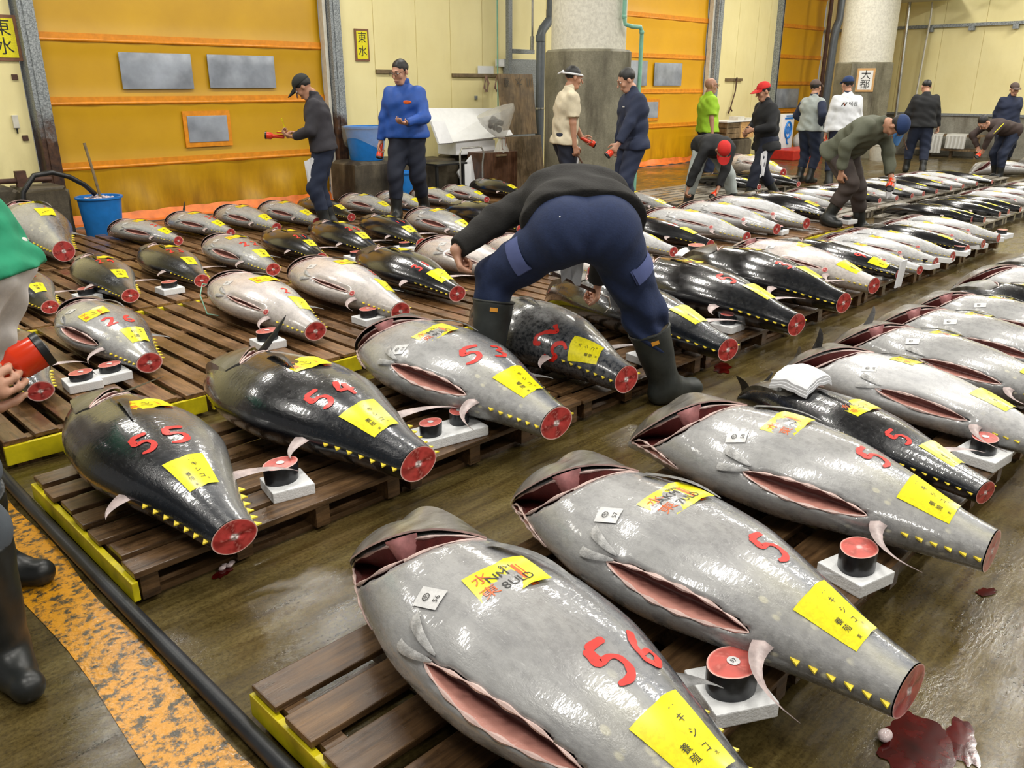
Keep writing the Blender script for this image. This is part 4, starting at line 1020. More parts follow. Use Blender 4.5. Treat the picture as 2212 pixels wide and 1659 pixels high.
    def build(s, name, mat, parent, h=.012, disp=None, planes=None):
        lo, hi = s.bounds(); V, Fc = surf_nets(s.field(disp, planes), lo, hi, h)
        for _ in range(1):
            pass
        me = bpy.data.meshes.new(name); me.from_pydata(V.tolist(), [], Fc.tolist())
        me.polygons.foreach_set('use_smooth', [True]*len(me.polygons)); me.materials.append(mat); me.update()
        return link(name, me, parent)
def ik(a, c, l1, l2, hint):
    """elbow or knee between a and c"""
    d = c - a; L = d.length
    if L > (l1+l2)*.999: c = a + d*((l1+l2)*.999/L); d = c - a; L = d.length
    x = (l1*l1 - l2*l2 + L*L)/(2*L); hgt = math.sqrt(max(l1*l1 - x*x, 0)); u = d/L
    hv = Vector(hint); hv = (hv - u*hv.dot(u)).normalized(); return a + u*x + hv*hgt, c
def wrinkle(amp, sx=1., seed=0.):
    return lambda X, Y, Z: amp*(np.sin(X*34*sx + Z*13 + seed)*np.sin(Z*29 + Y*17 + seed*2) + .6*np.sin(Z*53 + X*21 + Y*33 + seed))
def cloth(name, col, rough=.8, var=.14, b=.5, sc=10):
    return plain(name, col + (1,), rough, var=var, bump=b, bscale=sc*2.2, scale=sc)
def hand(bl, wrist, fwd, palm_n, side, grip=.6, sc=1., r=.0088, palm_only=False):
    """wrist point, finger direction, palm normal (the way the palm faces), side of the thumb; curled fingers"""
    f = Vector(fwd).normalized(); n = Vector(palm_n); n = (n - f*n.dot(f)).normalized(); t = f.cross(n).normalized()*side
    w = Vector(wrist); pc = w + f*.055*sc
    for k in (-1, 0, 1): bl.cap(w + f*.012*sc + t*.010*k*sc, w + f*.088*sc + t*.024*k*sc, .0165*sc, .0135*sc, .012)
    lens = (.068, .076, .072, .056)
    for i, ln in enumerate(lens):
        o = t*(.031 - .0205*i)*sc; a = w + f*(.092 - .004*abs(i-1.3))*sc + o; dirv = (f + t*(.10 - .07*i)).normalized(); ang = 0
        for j, seg in enumerate((.45, .32, .25)):
            ang += grip*(1.0 + .12*i)*(1., 1.15, .8)[j]; dd = dirv*math.cos(ang) + n*math.sin(ang); b = a + dd*ln*seg*1.25*sc
            bl.cap(a, b, r*(1.05 - .1*j)*sc, r*(.98 - .12*j)*sc, .005); a = b
    a = w + f*.030*sc + t*.026*sc; b = a + (t*.85 + f*.75 + n*.25).normalized()*.042*sc; c = b + (f*.9 + n*(.3 + grip*.5) + t*.15).normalized()*.032*sc; e = c + (f*.7 + n*(.5 + grip*.5) - t*.1).normalized()*.024*sc
    bl.cap(a, b, .0135*sc, .0115*sc, .010).cap(b, c, .0108*sc, .0095*sc, .006).cap(c, e, .0098*sc, .0085*sc, .005)
SKIN = []
def skin_mat(i, c):
    t = NT('skin_tone_%s' % ORD[i]); n = t.noise(t.obj(), 26, 4)
    t.bump(t.noise(t.obj(), 120, 3), .15, .002)
    return t.set(Base_Color=t.ramp(n, [(.3, tuple(q*.86 for q in c[:3]) + (1,)), (.7, c)]), Roughness=.48, Subsurface_Weight=.08, Subsurface_Radius=(.02, .008, .005))
SK = [skin_mat(0, (.56, .30, .20, 1)), skin_mat(1, (.47, .24, .15, 1)), skin_mat(2, (.62, .34, .24, 1))]
HAIR = plain('black_hair', (.010, .009, .009, 1), .45, var=.5, bump=.6, bscale=180); HAIRG = plain('greying_hair', (.05, .048, .045, 1), .5, var=.5, bump=.6, bscale=180)
def person(x, y, face, label, feet, pelvis=(0, 0, .92), lean=0., side=0., twist=0., head=(0., 0.), wrists=None, hints=None, knees=None, group=None, S=1., h=.013,
           top=None, top_name='jacket', trousers=None, boots=None, hair=HAIR, cap=None, cap_name='cap', skin=0, sleeves=1., hem=.02, bulk=1., hair_kind='short', z=0., collar=None, grips=(.7, .7), hip=.0, glasses=False, legs=True, boot_h=.36, upper_bend=0., hdir=None, palm=None, fingers=None, wr=.004, boot_r=1.):
    """x, y: ground point under the person; face: heading in degrees (0 = +x). local x right, y ahead"""
    root = empty('person', (x, y, z), R(face - 90), label, 'person', group); root.scale = (S, S, S)
    P0 = Vector(pelvis); up = Vector((math.sin(R(side)), math.sin(R(lean))*math.cos(R(side)), math.cos(R(lean))*math.cos(R(side))))
    up2 = Vector((math.sin(R(side)), math.sin(R(lean+upper_bend)), math.cos(R(lean+upper_bend)))).normalized()
    rt = Vector((math.cos(R(twist)), math.sin(R(twist)), 0)); rt = (rt - up*rt.dot(up)).normalized(); rt2 = (Vector((math.cos(R(twist)), math.sin(R(twist)), 0))); rt2 = (rt2 - up2*rt2.dot(up2)).normalized()
    ahead = up2.cross(rt2)
    W0 = P0 + up*.14; CH = W0 + (up*.5 + up2*.5).normalized()*.185; NB = CH + up2*.205
    Sh = {s: CH + up2*.118 + rt2*.158*s*bulk**.3 for s in (-1, 1)}
    hd = hdir or (up2 + ahead*math.sin(R(head[0])) + rt2*math.sin(R(head[1]))*.3).normalized(); hd = Vector(hd).normalized()
    HB0 = NB + (up2*.6 + hd*.4)*.022; yaw = R(head[1])
    fw = ahead*math.cos(yaw) + rt2*math.sin(yaw); fw = (fw - hd*fw.dot(hd)).normalized(); hr = fw.cross(hd).normalized()
    HC = HB0 + hd*.115 + fw*.02
    Mh = Matrix((hr, fw, hd)).transposed()
    wr_ = {}
    # ---- limbs
    wrists = wrists or ((-.26, .08, .82), (.26, .08, .82)); hints = hints or ((-.4, -1, -.2), (.4, -1, -.2))
    arm = {}
    for i, s in enumerate((-1, 1)):
        if wrists[i] is None: continue
        e, w_ = ik(Sh[s], Vector(wrists[i]), .275, .25, hints[i]); arm[s] = (e, w_)
    leg = {}
    for i, s in enumerate((-1, 1)):
        hipj = P0 + rt*.088*s - Vector((0, 0, .03)); ank = Vector(feet[i][:2] + ((feet[i][2] if len(feet[i]) > 2 else 0) + .09,))
        k, an = ik(hipj, ank, .42, .41, (knees or ((-.15, 1, 0), (.15, 1, 0)))[i]); leg[s] = (hipj, k, Vector(ank), R(feet[i][3]) if len(feet[i]) > 3 else 0.)
    # ---- body: one skin surface (clothes go over it)
    b = Blob()
    b.cap(P0 - rt*.06, P0 + rt*.06, .10, .10, .04).cap(P0 + up*.02, CH, .095, .105, .05).cap(CH - rt2*.06, CH + rt2*.06, .105, .105, .05).cap(CH + up2*.08 - rt2*.10, CH + up2*.08 + rt2*.10, .075, .075, .06)
    b.cap(CH + up2*.12, HB0 + hd*.02, .062, .053, .03)
    for s, (e, w_) in arm.items():
        b.cap(Sh[s], e, .047, .040, .03).cap(e, w_, .040, .026, .015)
        dirv = (w_ - e).normalized(); i = 0 if s < 0 else 1
        pn = Vector(palm[i]) if palm and palm[i] else -rt2*s + Vector((0, 0, -.2)); fd = Vector(fingers[i]) if fingers and fingers[i] else dirv
        ff = fd.normalized(); nn = (pn - ff*pn.dot(ff)).normalized(); tt = ff.cross(nn); sg = 1 if tt.dot(ahead if abs(ahead.dot(tt)) > .2 else Vector((0, 0, 1))) > 0 else -1
        hand(b, w_, fd, pn, sg, grips[i], 1.0, r=max(.0088, h*.78))
        arm[s] = (e, w_, fd, nn)
    for s, (hj, k, an, yw) in leg.items():
        b.cap(hj, k, .075, .052, .04).cap(k, an, .052, .036, .03)
        fd = Vector((math.sin(-yw), math.cos(yw), 0)); b.cap(an - Vector((0, 0, .045)), an + fd*.13 - Vector((0, 0, .055)), .036, .028, .02)
    # head: skull, face, jaw, nose, lips, ears
    HS = 1.12; q = lambda a, c, e: HC + (hr*a + fw*c + hd*e)*HS
    b.ell(q(0, -.012, .028), (.076, .094, .086), Mh, .02).ell(q(0, .022, -.028), (.058, .066, .085), Mh, .03).cap(q(-.022, .052, -.085), q(.022, .052, -.085), .024, .024, .03)
    b.cap(q(0, .088, .012), q(0, .108, -.022), .008, .013, .012).cap(q(-.018, .084, -.056), q(.018, .084, -.056), .0085, .0085, .01)
    b.cap(q(-.032, .078, .030), q(.032, .078, .030), .011, .011, .014)
    for s in (-1, 1): b.ell(q(.076*s, -.005, -.004), (.010, .021, .032), Mh, .008).ell(q(.040*s, .058, -.022), (.020, .020, .022), Mh, .02)
    b.build('body', SK[skin], root, h if h < .011 else .0105)
    for s in (-1, 1):
        mb = MB(); mb.ball(q(.031*s, .075, .012), (.0125, .0095, .0062), 10); mb.build('eye', M['eye_white'], root)
        mb = MB(); mb.ball(q(.031*s, .0835, .011), (.0055, .0035, .0055), 8); mb.build('iris', M['black_gloss'], root)
        mb = MB(); mb.tube([q(.014*s, .0885, .034), q(.033*s, .085, .038), q(.049*s, .073, .033)], [.0022, .003, .0016], 6); mb.build('eyebrow', hair or HAIRG, root)
    mb = MB(); mb.tube([q(-.022, .0915, -.056), q(0, .096, -.054), q(.022, .0915, -.056)], [.0012, .0028, .0012], 6); mb.build('mouth', M['lip'], root)
    if glasses:
        mb = MB()
        for s in (-1, 1):
            mb.tube([q(.033*s + .021*math.cos(a*PI/8), .104, .012 + .015*math.sin(a*PI/8)) for a in range(17)], .0018, 5); mb.tube([q(.052*s, .100, .016), q(.078*s, .0, .014)], .0018, 5)
        mb.tube([q(-.012, .106, .014), q(.012, .106, .014)], .0016, 5); mb.build('glasses', M['black_gloss'], root)
    if hair:
        hb = Blob(); hb.ell(q(0, -.018, .036), (.081, .097, .086), Mh, .01)
        pl = [(q(0, .055, .055), (fw*.92 - hd*.38).normalized()), (q(0, -.02, -.045 if hair_kind == 'short' else -.06), -hd)]
        pl.append((q(0, .035, .0), (fw*.75 - hd*.66).normalized()))
        hb.build('hair', hair, root, .010, wrinkle(.0022, 3), pl)
    if cap:
        cm, brim_m = cap if isinstance(cap, tuple) else (cap, cap)
        cb = Blob(); cb.ell(q(0, -.014, .045), (.088, .104, .090), Mh, .01)
        cb.build('cap', cm, root, .0105, None, [(q(0, 0, .040), (-hd + fw*.10).normalized())])
        if cap_name == 'cap':
            mb = MB(); vs = []
            for sgn in (0, 1):
                for i in range(13):
                    a = PI*(i/12); r0 = .085
                    vs.append(q(math.cos(a)*.080, .045 + math.sin(a)*.045, .052 + sgn*.005)); vs.append(q(math.cos(a)*.078, .060 + math.sin(a)*.115, .036 + sgn*.005 - .012*abs(math.cos(a))))
            g1 = grid_faces(13, 2); mb.add(vs, g1 + [tuple(26 + j for j in f_[::-1]) for f_ in g1] + [(2*i+1, 2*i+3, 26+2*i+3, 26+2*i+1) for i in range(12)] + [(2*i, 26+2*i, 26+2*i+2, 2*i+2) for i in range(12)]); mb.build('brim', brim_m, root)
    # ---- top
    if top:
        t = Blob(); B = bulk
        lo_ = P0 - up*hem
        t.cap(lo_ - rt*.092*B, lo_ + rt*.092*B, .124*B, .124*B, .05).cap(W0 - rt*.065*B, W0 + rt*.065*B, .118*B, .118*B, .06).cap(CH - rt2*.080*B, CH + rt2*.080*B, .118*B, .118*B, .06).cap(lo_, CH, .12*B, .12*B, .05)
        t.cap(CH + up2*.075 - rt2*.115*B**.4, CH + up2*.075 + rt2*.115*B**.4, .076*B**.5, .076*B**.5, .06).cap(CH + up2*.10, NB + up2*.012, .100, .064, .08)
        t.mark = len(t.p)
        for s, (e, w_, fd, nn) in arm.items():
            if sleeves >= 1: t.cap(Sh[s], e, .062*B**.7, .058*B**.7, .04).cap(e, e.lerp(w_, .95), .058*B**.7, .042*B**.7, .02, 'b')
            else: t.cap(Sh[s], Sh[s].lerp(e, .80), .070*B, .068*B, .035, 'b')
        t.build(top_name, top, root, h, wrinkle(wr, 1, x), [(lo_ - up*.02, (-up)), (NB + up2*.035, up2)])
        if collar:
            c = Blob(); c.cap(NB - up2*.020, NB + up2*.030 + ahead*.006, .066, .063, .01); c.build('collar', collar, root, .010, None, [(NB + up2*.052 - ahead*.01, (up2*.9 - ahead*.3).normalized()), (NB - up2*.012, -up2)])
    # ---- trousers and boots
    if trousers:
        t = Blob(); B = 1 + (bulk-1)*.6
        t.cap(P0 - rt*.075*B + up*.02, P0 + rt*.075*B + up*.02, .112*B, .112*B, .05)
        t.cap(P0 - rt*.06*B + up*.11, P0 + rt*.06*B + up*.11, .108*B, .108*B, .05)
        t.mark = len(t.p)
        for s, (hj, k, an, yw) in leg.items():
            t.cap(hj, k, .108*B, .080*B, .05).cap(k, k.lerp(an, .62), .080*B, .066*B, .03, 'b')
        t.build('trousers', trousers, root, h, wrinkle(wr*1.15, .8, y), [(P0 + up*(.045 if top else .135), up)])
    if boots:
        for s, (hj, k, an, yw) in leg.items():
            t = Blob(); u = (k - an).normalized(); fd = Vector((math.sin(-yw), math.cos(yw), 0)); ft = Vector((an.x, an.y, an.z - .09))
            L = (k - an).length; tp = an + u*(boot_h - .09)
            t.cap(tp, an + Vector((0, 0, -.01)), .074*boot_r, .056*boot_r, .02, 'a').cap(ft + Vector((0, 0, .048)) - fd*.035, ft + fd*.165 + Vector((0, 0, .042)), .050, .047, .03).cap(ft + fd*.07 + Vector((0, 0, .06)), an, .05, .055, .04)
            t.minus(tp + u*.06, (.064, .064, .11)) if boot_h > .38 else None
            t.build('boot', boots, root, h, wrinkle(.0016), [(ft + Vector((0, 0, .004)), (0, 0, -1))])
    return root, dict(P=P0, W=W0, CH=CH, NB=NB, Sh=Sh, arm=arm, leg=leg, up=up, rt=rt, ahead=ahead, up2=up2, rt2=rt2, q=q, hd=hd, fw=fw, hr=hr)
M['eye_white'] = plain('eye_white', (.7, .68, .64, 1), .3, bump=0); M['lip'] = plain('lip', (.35, .12, .10, 1), .5, bump=0)
def world(root, p): return Matrix.LocRotScale(root.location, root.rotation_euler, root.scale) @ Vector(p)
def torch(loc, d, label, s=1.):
    """red hand torch: body, bell, dark rim, lens"""
    root = empty('hand_torch', loc, 0, label, 'torch', 'red hand torches'); root.rotation_euler = Vector((0, 0, 1)).rotation_difference(Vector(d)).to_euler(); root.scale = (s, s, s)
    mb = MB(); mb.lathe([(.0, -.10), (.017, -.10), (.020, -.09), (.020, .02), (.024, .03), (.036, .042), (.040, .052), (.040, .10)], 24); mb.build('barrel', M['torch_red'], root)
    mb = MB(); mb.lathe([(.040, .098), (.0425, .10), (.0425, .116), (.036, .116), (.034, .104)], 24); mb.build('rim', M['rubber'], root)
    mb = MB(); mb.lathe([(.0, .106), (.036, .106)], 24); mb.build('lens', M['pane'], root)
    return root
M['flap'] = cloth('pale_blue_twill', (.085, .11, .27), .85); M['towel'] = plain('white_towel', (.72, .73, .76, 1), .9, var=.05, bump=.5, bscale=70); M['cap_brim'] = cloth('pale_blue_cap_cloth', (.05, .17, .42)); M['boot_patch'] = plain('orange_patch', (.70, .30, .03, 1), .5); M['torch_red'] = plain('glossy_red_plastic', (.70, .045, .012, 1), .22, var=.06, bump=0)
NAVY = cloth('navy_work_cloth', (.014, .022, .055)); NAVY2 = cloth('dark_navy_cloth', (.010, .014, .030)); CHAR = cloth('charcoal_jacket_cloth', (.030, .028, .036)); BLK = cloth('black_jacket_cloth', (.008, .009, .011)); JEAN = cloth('navy_trouser_cloth', (.012, .020, .048))
BLUE = cloth('blue_jacket_cloth', (.012, .075, .36), .6); CREAM = cloth('cream_shirt_cloth', (.62, .55, .40)); LIME = cloth('lime_polo_cloth', (.36, .62, .03)); OLIVE = cloth('olive_jacket_cloth', (.085, .090, .060)); WHITE = cloth('white_jacket_cloth', (.72, .74, .78)); GREYV = cloth('grey_jacket_cloth', (.36, .40, .39)); BROWN = cloth('brown_sweater_cloth', (.040, .024, .020)); GRN = cloth('green_sweatshirt_cloth', (.010, .26, .13)); GREYT = cloth('grey_trouser_cloth', (.075, .090, .11)); WT = cloth('white_trouser_cloth', (.66, .62, .60)); BRT = cloth('brown_trouser_cloth', (.045, .032, .028)); REDC = cloth('red_cap_cloth', (.55, .018, .015)); BC = cloth('dark_cap_cloth', (.018, .020, .018)); NC = cloth('navy_cap_cloth', (.012, .035, .12)); TC = cloth('taupe_cap_cloth', (.10, .07, .06)); FLEECE = plain('black_fleece', (.018, .017, .016, 1), .95, var=.25, bump=.7, bscale=120)
BOOT = plain('black_rubber_boot', (.016, .018, .018, 1), .38, var=.25, bump=.12); BOOTG = plain('worn_grey_rubber_boot', (.028, .032, .030, 1), .5, var=.35, bump=.2)
HD_ = 135.   # heading straight away from or towards the camera: 45 = away, 225 = towards

# -- the man bending over the fish, seen from behind
fR, fL = Vector((3.58, 2.37)), Vector((2.84, 3.06))
mid = (fR + fL)/2; fc = math.degrees(math.atan2((fR-fL).x, -(fR-fL).y))
man, J = person(mid.x, mid.y, fc, 'person in black fleece and navy trousers bending with legs apart, seen from behind',
    [(-.43, 0., .115, 8), (.43, 0., 0., -62)], pelvis=(.0, -.12, .86), lean=70, side=-2, upper_bend=18, head=(30, 0), h=.0075, S=1.12,
    wrists=((-.575, .0, .745), (.16, .62, .28)), hints=((-1, .2, 1.1), (1, 0, .5)), knees=((-.9, .8, 0), (.9, .8, 0)), top=FLEECE, top_name='fleece', trousers=None, boots=None, bulk=1.30, hem=-.05, grips=(1.1, .9), fingers=((.25, .3, -1), None), wr=.003)
rootm = man
t = Blob(); P0 = J['P']; B = 1.2
t.cap(P0 - J['rt']*.085, P0 + J['rt']*.085, .135, .135, .07).cap(P0 - J['rt']*.07 + J['up']*.10, P0 + J['rt']*.07 + J['up']*.10, .125, .125, .06)
for s in (-1, 1): t.ell(P0 + J['rt']*.085*s + Vector((0, -.05, .0)), (.115, .11, .13), None, .05)
for s, (hj, k, an, yw) in J['leg'].items():
    t.cap(hj + J['rt']*.03*s, k, .128, .098, .07).cap(k, k.lerp(an, .50), .098, .076, .03, 'b')
def crease(X, Y, Z):
    return .008*np.sin(Z*46 + np.abs(X)*52 + Y*14 + 2*np.sin(Z*19))*np.clip((.66 - Z)*4, 0, 1) + .007*np.sin(X*19 + Z*37 + 1.5*np.sin(Y*22)) * np.clip((.82 - Z)*3, 0, 1) + .0035*np.sin(np.abs(X)*60 - Z*30)*np.exp(-((Z-.80)/.07)**2) - .0025*np.exp(-(X/.006)**2)*(Y < .05)*(-1.0)
TRN = cloth('navy_twill', (.012, .024, .075), .85, .12, .35, 60)
t.build('trousers', TRN, man, .0075, crease, [(P0 + J['up']*.15, J['up'])])
for s, (hj, k, an, yw) in J['leg'].items():
    u = (k - an).normalized(); fd = Vector((math.sin(-yw), math.cos(yw), 0)); ft = Vector((an.x, an.y, an.z - .09)); tp = an + u*.30
    t = Blob(); t.cap(tp, an + Vector((0, 0, -.01)), .098, .066, .02, 'a').cap(ft + Vector((0, 0, .050)) - fd*.04, ft + fd*.17 + Vector((0, 0, .045)), .055, .052, .03).cap(ft + fd*.06 + Vector((0, 0, .07)), an, .056, .062, .04)
    bo = t.build('boot', BOOTG, man, .0075, wrinkle(.0016), [(ft + Vector((0, 0, .004)), (0, 0, -1))])
    mb = MB(); a = u.orthogonal().normalized(); b2 = u.cross(a); mb.tube([tp + (a*math.cos(i*PI/16) + b2*math.sin(i*PI/16))*.097 for i in range(33)], .006, 6); mb.build('boot_rim', BOOTG, man)
    mb = MB(); mb.tube([tp - u*.012, tp + u*.004], [.090, .090], 28); mb.build('boot_lining', M['curb'], man)
    # small orange patch at the back of each boot
    mb = MB(); c0 = tp - u*.035; bk = Vector((0, -1, 0)); bk = (bk - u*bk.dot(u)).normalized(); sd = u.cross(bk)
    mb.add([c0 + bk*(.0975) + sd*x_ + u*z_ for x_, z_ in ((-.018, -.009), (.018, -.009), (.018, .009), (-.018, .009))] + [c0 + bk*(.090) + sd*x_ + u*z_ for x_, z_ in ((-.018, -.009), (.018, -.009), (.018, .009), (-.018, .009))], [(0, 1, 2, 3), (7, 6, 5, 4), (0, 4, 5, 1), (1, 5, 6, 2), (2, 6, 7, 3), (3, 7, 4, 0)]); mb.build('boot_patch', M['boot_patch'], man, smooth=False)

# cargo pocket flaps on the outer thighs, button on the waist
for sd, s in ((-1, -1), (1, 1)):
    hj, k, an, yw = J['leg'][s]; o = (J['rt']*s - Vector((0, .75, 0))).normalized(); ax = (k - hj).normalized(); o = (o - ax*o.dot(ax)).normalized(); w3 = ax.cross(o); c0 = hj + ax*.17
    mb = MB(); vs = []
    for i in range(9):
        a = -.62 + 1.24*i/8
        for q3, rr in ((-.015, .130), (.045, .1315), (.062, .127)): vs.append(c0 + ax*q3 + (o*math.cos(a) + w3*math.sin(a))*(rr + .006))
    g1 = grid_faces(9, 3); vs2 = [v - o*.012 for v in vs]; mb.add(vs + vs2, g1 + [tuple(27+j for j in f_[::-1]) for f_ in g1]); mb.build('pocket_flap', M['flap'], man)
mb = MB(); c0 = J['P'] + J['up']*.03 - Vector((0, .165, 0)) - J['rt']*.12 + Vector((0, 0, .06)); mb.ball(c0, (.008, .004, .008), 10); mb.build('button', M['steel'], man)
def pw(root, J, s, k=.085):
    e, w_, fd, nn = J['arm'][s]; fd = Vector(fd).normalized(); return world(root, w_ + fd*k + nn*.022), root.rotation_euler.to_matrix() @ fd
def held_torch(root, J, s, d, label, sc=1.):
    p, _ = pw(root, J, s, .075); return torch(p, d, label, sc)
def ray_at(x, y, fw):
    up = CY - y; fh = FPX*_c + up*_s; uw = up*_c - FPX*_s; t = fw/fh; rt = (x-CX)*t; return Vector(((fw+rt)*_q, (fw-rt)*_q, CAM_H + uw*t))
def gdir(h, z=0.): return Vector((math.cos(R(h)), math.sin(R(h)), z)).normalized()
ST = [(-.12, .02), (.12, -.02)]
# the two half hidden at the edge of the photo
TB = ray_at(64, 770, 1.78); TD = Vector((.86, -.10, .36)).normalized(); wl = Matrix.LocRotScale(Vector((.21, 2.57, 0)), Matrix.Rotation(R(-135), 3, 'Z').to_quaternion(), None).inverted() @ (TB - TD*.125 + Vector((-.035, -.01, -.012)))
near, Jn = person(.21, 2.57, -45, 'person in grey trousers and tall black boots holding a red torch', [(-.50, -.12, 0, 0), (-.03, .19, 0, -40)], pelvis=(-.08, .06, .92), lean=14, h=.0075,
    wrists=((-.3, .0, .85), tuple(wl)), hints=((-.4, -1, -.2), (.7, -.6, -.8)), top=GREYT, trousers=GREYT, boots=BOOT, hair=HAIR, skin=0, grips=(.6, .75), palm=(None, (-.9, -.1, .1)), fingers=(None, (.0, .90, .35)), boot_h=.46, bulk=1.12, boot_r=1.28)
torch(TB - TD*.075, TD, 'large red hand torch in the fist of the person in grey trousers', .98)
grn, Jg = person(.86, 3.90, 138, 'person in a green sweatshirt and loose white trousers beside the second row', [(-.10, .36), (.12, .28)], pelvis=(0, .0, .90), lean=20, upper_bend=6, h=.010, wrists=((-.22, .50, .70), (.24, .50, .72)), knees=((-.1, 1, 0), (.1, 1, 0)), top=GRN, top_name='sweatshirt', trousers=WT, boots=BOOTG, bulk=1.18, hem=.05, wr=.006, S=1.03)
# along the doors
p = Vector((5.02, 7.84, 0))
g_, Jx = person(p.x, p.y, 142, 'person in a dark grey jacket and black cap writing in a notebook', ST, z=.13, lean=7, head=(48, 0), wrists=((-.09, .30, 1.03), (.10, .27, 1.05)), hints=((-.7, -.5, -.7), (.7, -.5, -.7)), top=CHAR, collar=CHAR, trousers=JEAN, boots=BOOT, cap=BC, bulk=1.12, S=.96, fingers=((.2, 1, .2), (-.3, 1, .3)), palm=((0, 0, 1), (0, .3, -1)), skin=1)
q_ = world(g_, (-.03, .43, 1.07)); nb = empty('notebook', q_, R(142 - 90), 'small notebook held open by the person in the dark grey jacket', 'notebook'); mb = MB(); mb.box(-.06, .06, -.045, .045, 0, .012); mb.build('cover', M['red_plastic'], nb, smooth=False); mb = MB(); mb.box(-.055, .055, -.04, .04, .012, .017); mb.build('pages', M['yellow_tag'], nb, smooth=False)
torch(world(g_, (-.04, .50, 1.035)), gdir(142, .1), 'red torch under the notebook of the person writing', .9)
mb = MB(); mb.tube([world(g_, (.02, .40, 1.11)), world(g_, (-.03, .42, 1.22))], .006, 8); tag(mb.build('pen', M['yellow_tag']), 'yellow pen in the hand of the person writing', 'pen')
def towel(root, a, w_, l, label, th=.012, turn=0.):
    mb = MB(); vs = []
    for i in range(9):
        for k in range(5):
            vs.append(Vector(a) + Vector(((k/4-.5)*w_*(1-.3*i/8), .012*math.sin(k*2 + i*.6), -l*i/8 + .02*math.sin(k*1.3))))
    vs2 = [v + Vector((0, th, 0)) for v in vs]
    if turn: vs, vs2 = [[Vector(a) + Matrix.Rotation(turn, 3, 'Z') @ (v - Vector(a)) for v in z_] for z_ in (vs, vs2)]
    g1 = grid_faces(9, 5); n = 45; rim = [(i*5, (i+1)*5) for i in range(8)]
    mb.add(vs + vs2, [tuple(f_[::-1]) for f_ in g1] + [tuple(n+j for j in f_) for f_ in g1] + [(a_, b_, n+b_, n+a_) for a_, b_ in rim] + [(b_+4, a_+4, n+a_+4, n+b_+4) for a_, b_ in rim] + [(40+k, 41+k, n+41+k, n+40+k) for k in range(4)])
    o = mb.build('hand_towel', M['towel']); o.location = root.location; o.rotation_euler = root.rotation_euler; o.scale = root.scale; return tag(o, label, 'towel')
towel(g_, (-.16, .14, .80), .12, .32, 'white hand towel hanging from the belt of the person writing', turn=1.4)
p = Vector((6.14, 7.84, 0))
b_, Jx = person(p.x, p.y, 212, 'person in a bright blue jacket walking along the doors, torch in one hand', [(-.10, -.22, .03), (.10, .16)], z=.13, lean=3, head=(18, 18), wrists=((-.10, .30, 1.06), (.30, .06, .80)), hints=((-.8, -.5, -.6), (.6, -.8, 0)), knees=((-.1, 1, 0), (.1, 1, 0)), top=BLUE, collar=BLUE, trousers=NAVY2, boots=BOOT, bulk=1.18, S=1.04, glasses=True, fingers=((.25, 1, .05), (.3, .2, -1)), palm=((0, 0, 1), None), grips=(.35, .8), hem=.0)
held_torch(b_, Jx, 1, gdir(200, -2.5), 'red torch hanging from the hand of the person in blue', .95)
mb = MB(); mb.ball((0, 0, 0), (.055, .004, .018), 14); o = mb.build('chest_mark', M['red_print'], b_); o.location = Jx['CH'] + Jx['ahead']*.143 + Jx['rt2']*-.07 + Jx['up2']*.03
p = G(1215, 468, .13)
h_, Jx = person(p.x, p.y, -30, 'person in a cream short sleeved shirt with a white headband by the column', [(-.10, .22, 0), (.10, -.20, .05)], z=.13, lean=5, head=(10, 0), wrists=((-.20, .30, .88), (.24, .05, .82)), top=CREAM, top_name='shirt', collar=CREAM, trousers=NAVY2, boots=BOOT, sleeves=.5, bulk=1.12, hem=.06, skin=1, fingers=((.0, .8, -.4), (.1, .3, -1)))
held_torch(h_, Jx, -1, gdir(-40, -.5), 'red torch in the hand of the person with the headband', .95)
q0, _ = pw(h_, Jx, 1, .06); kn = empty('knife', q0, 0, 'long knife with wooden handle held by the person with the headband', 'knife'); mb = MB(); dv = gdir(-60, -1.6)
mb.tube([-dv*.06, dv*.16], .011, 8); mb.build('handle', M['wood_crate'], kn); mb = MB(); mb.tube([dv*.16, dv*.24, dv*.27], [.009, .006, .001], 6); mb.build('blade', M['steel'], kn)
towel(h_, (.10, .12, .84), .12, .34, 'white cloth hanging at the hip of the person with the headband')
mb = MB(); q = Jx['q']; mb.tube([q(math.cos(a*PI/12)*.082, -.014 + math.sin(a*PI/12)*.100, .030 + .012*math.sin(a*PI/12)) for a in range(25)], .011, 8); mb.ball(q(-.03, -.115, .03), (.02, .02, .02), 8); mb.tube([q(-.03, -.115, .03), q(-.07, -.15, .0)], [.012, .006], 6); mb.build('headband', M['towel'], h_)
p = Vector((7.86, 5.92, .13))
n_, Jx = person(p.x, p.y, 152, 'tall person in a navy work jacket and navy trousers holding a torch low', [(-.12, .05), (.11, -.04)], z=.13, lean=4, head=(26, 8), wrists=((-.22, .30, .86), (.26, .08, .80)), hints=((-.6, -1, -.4), (.6, -1, -.2)), top=NAVY, collar=NAVY, trousers=NAVY, boots=BOOTG, bulk=1.2, S=.99, hem=.07, hair=HAIR, fingers=((0, .6, -.8), None))
held_torch(n_, Jx, -1, gdir(150, -.9), 'red torch in the lowered hand of the tall person in navy', .95)
mb = MB(); mb.box(-.05, .0, -.002, .002, -.006, .006); o = mb.build('chest_mark', M['white_tag'], n_, smooth=False); o.location = Jx['CH'] + Jx['ahead']*.148 + Jx['rt2']*-.05 + Jx['up2']*.05
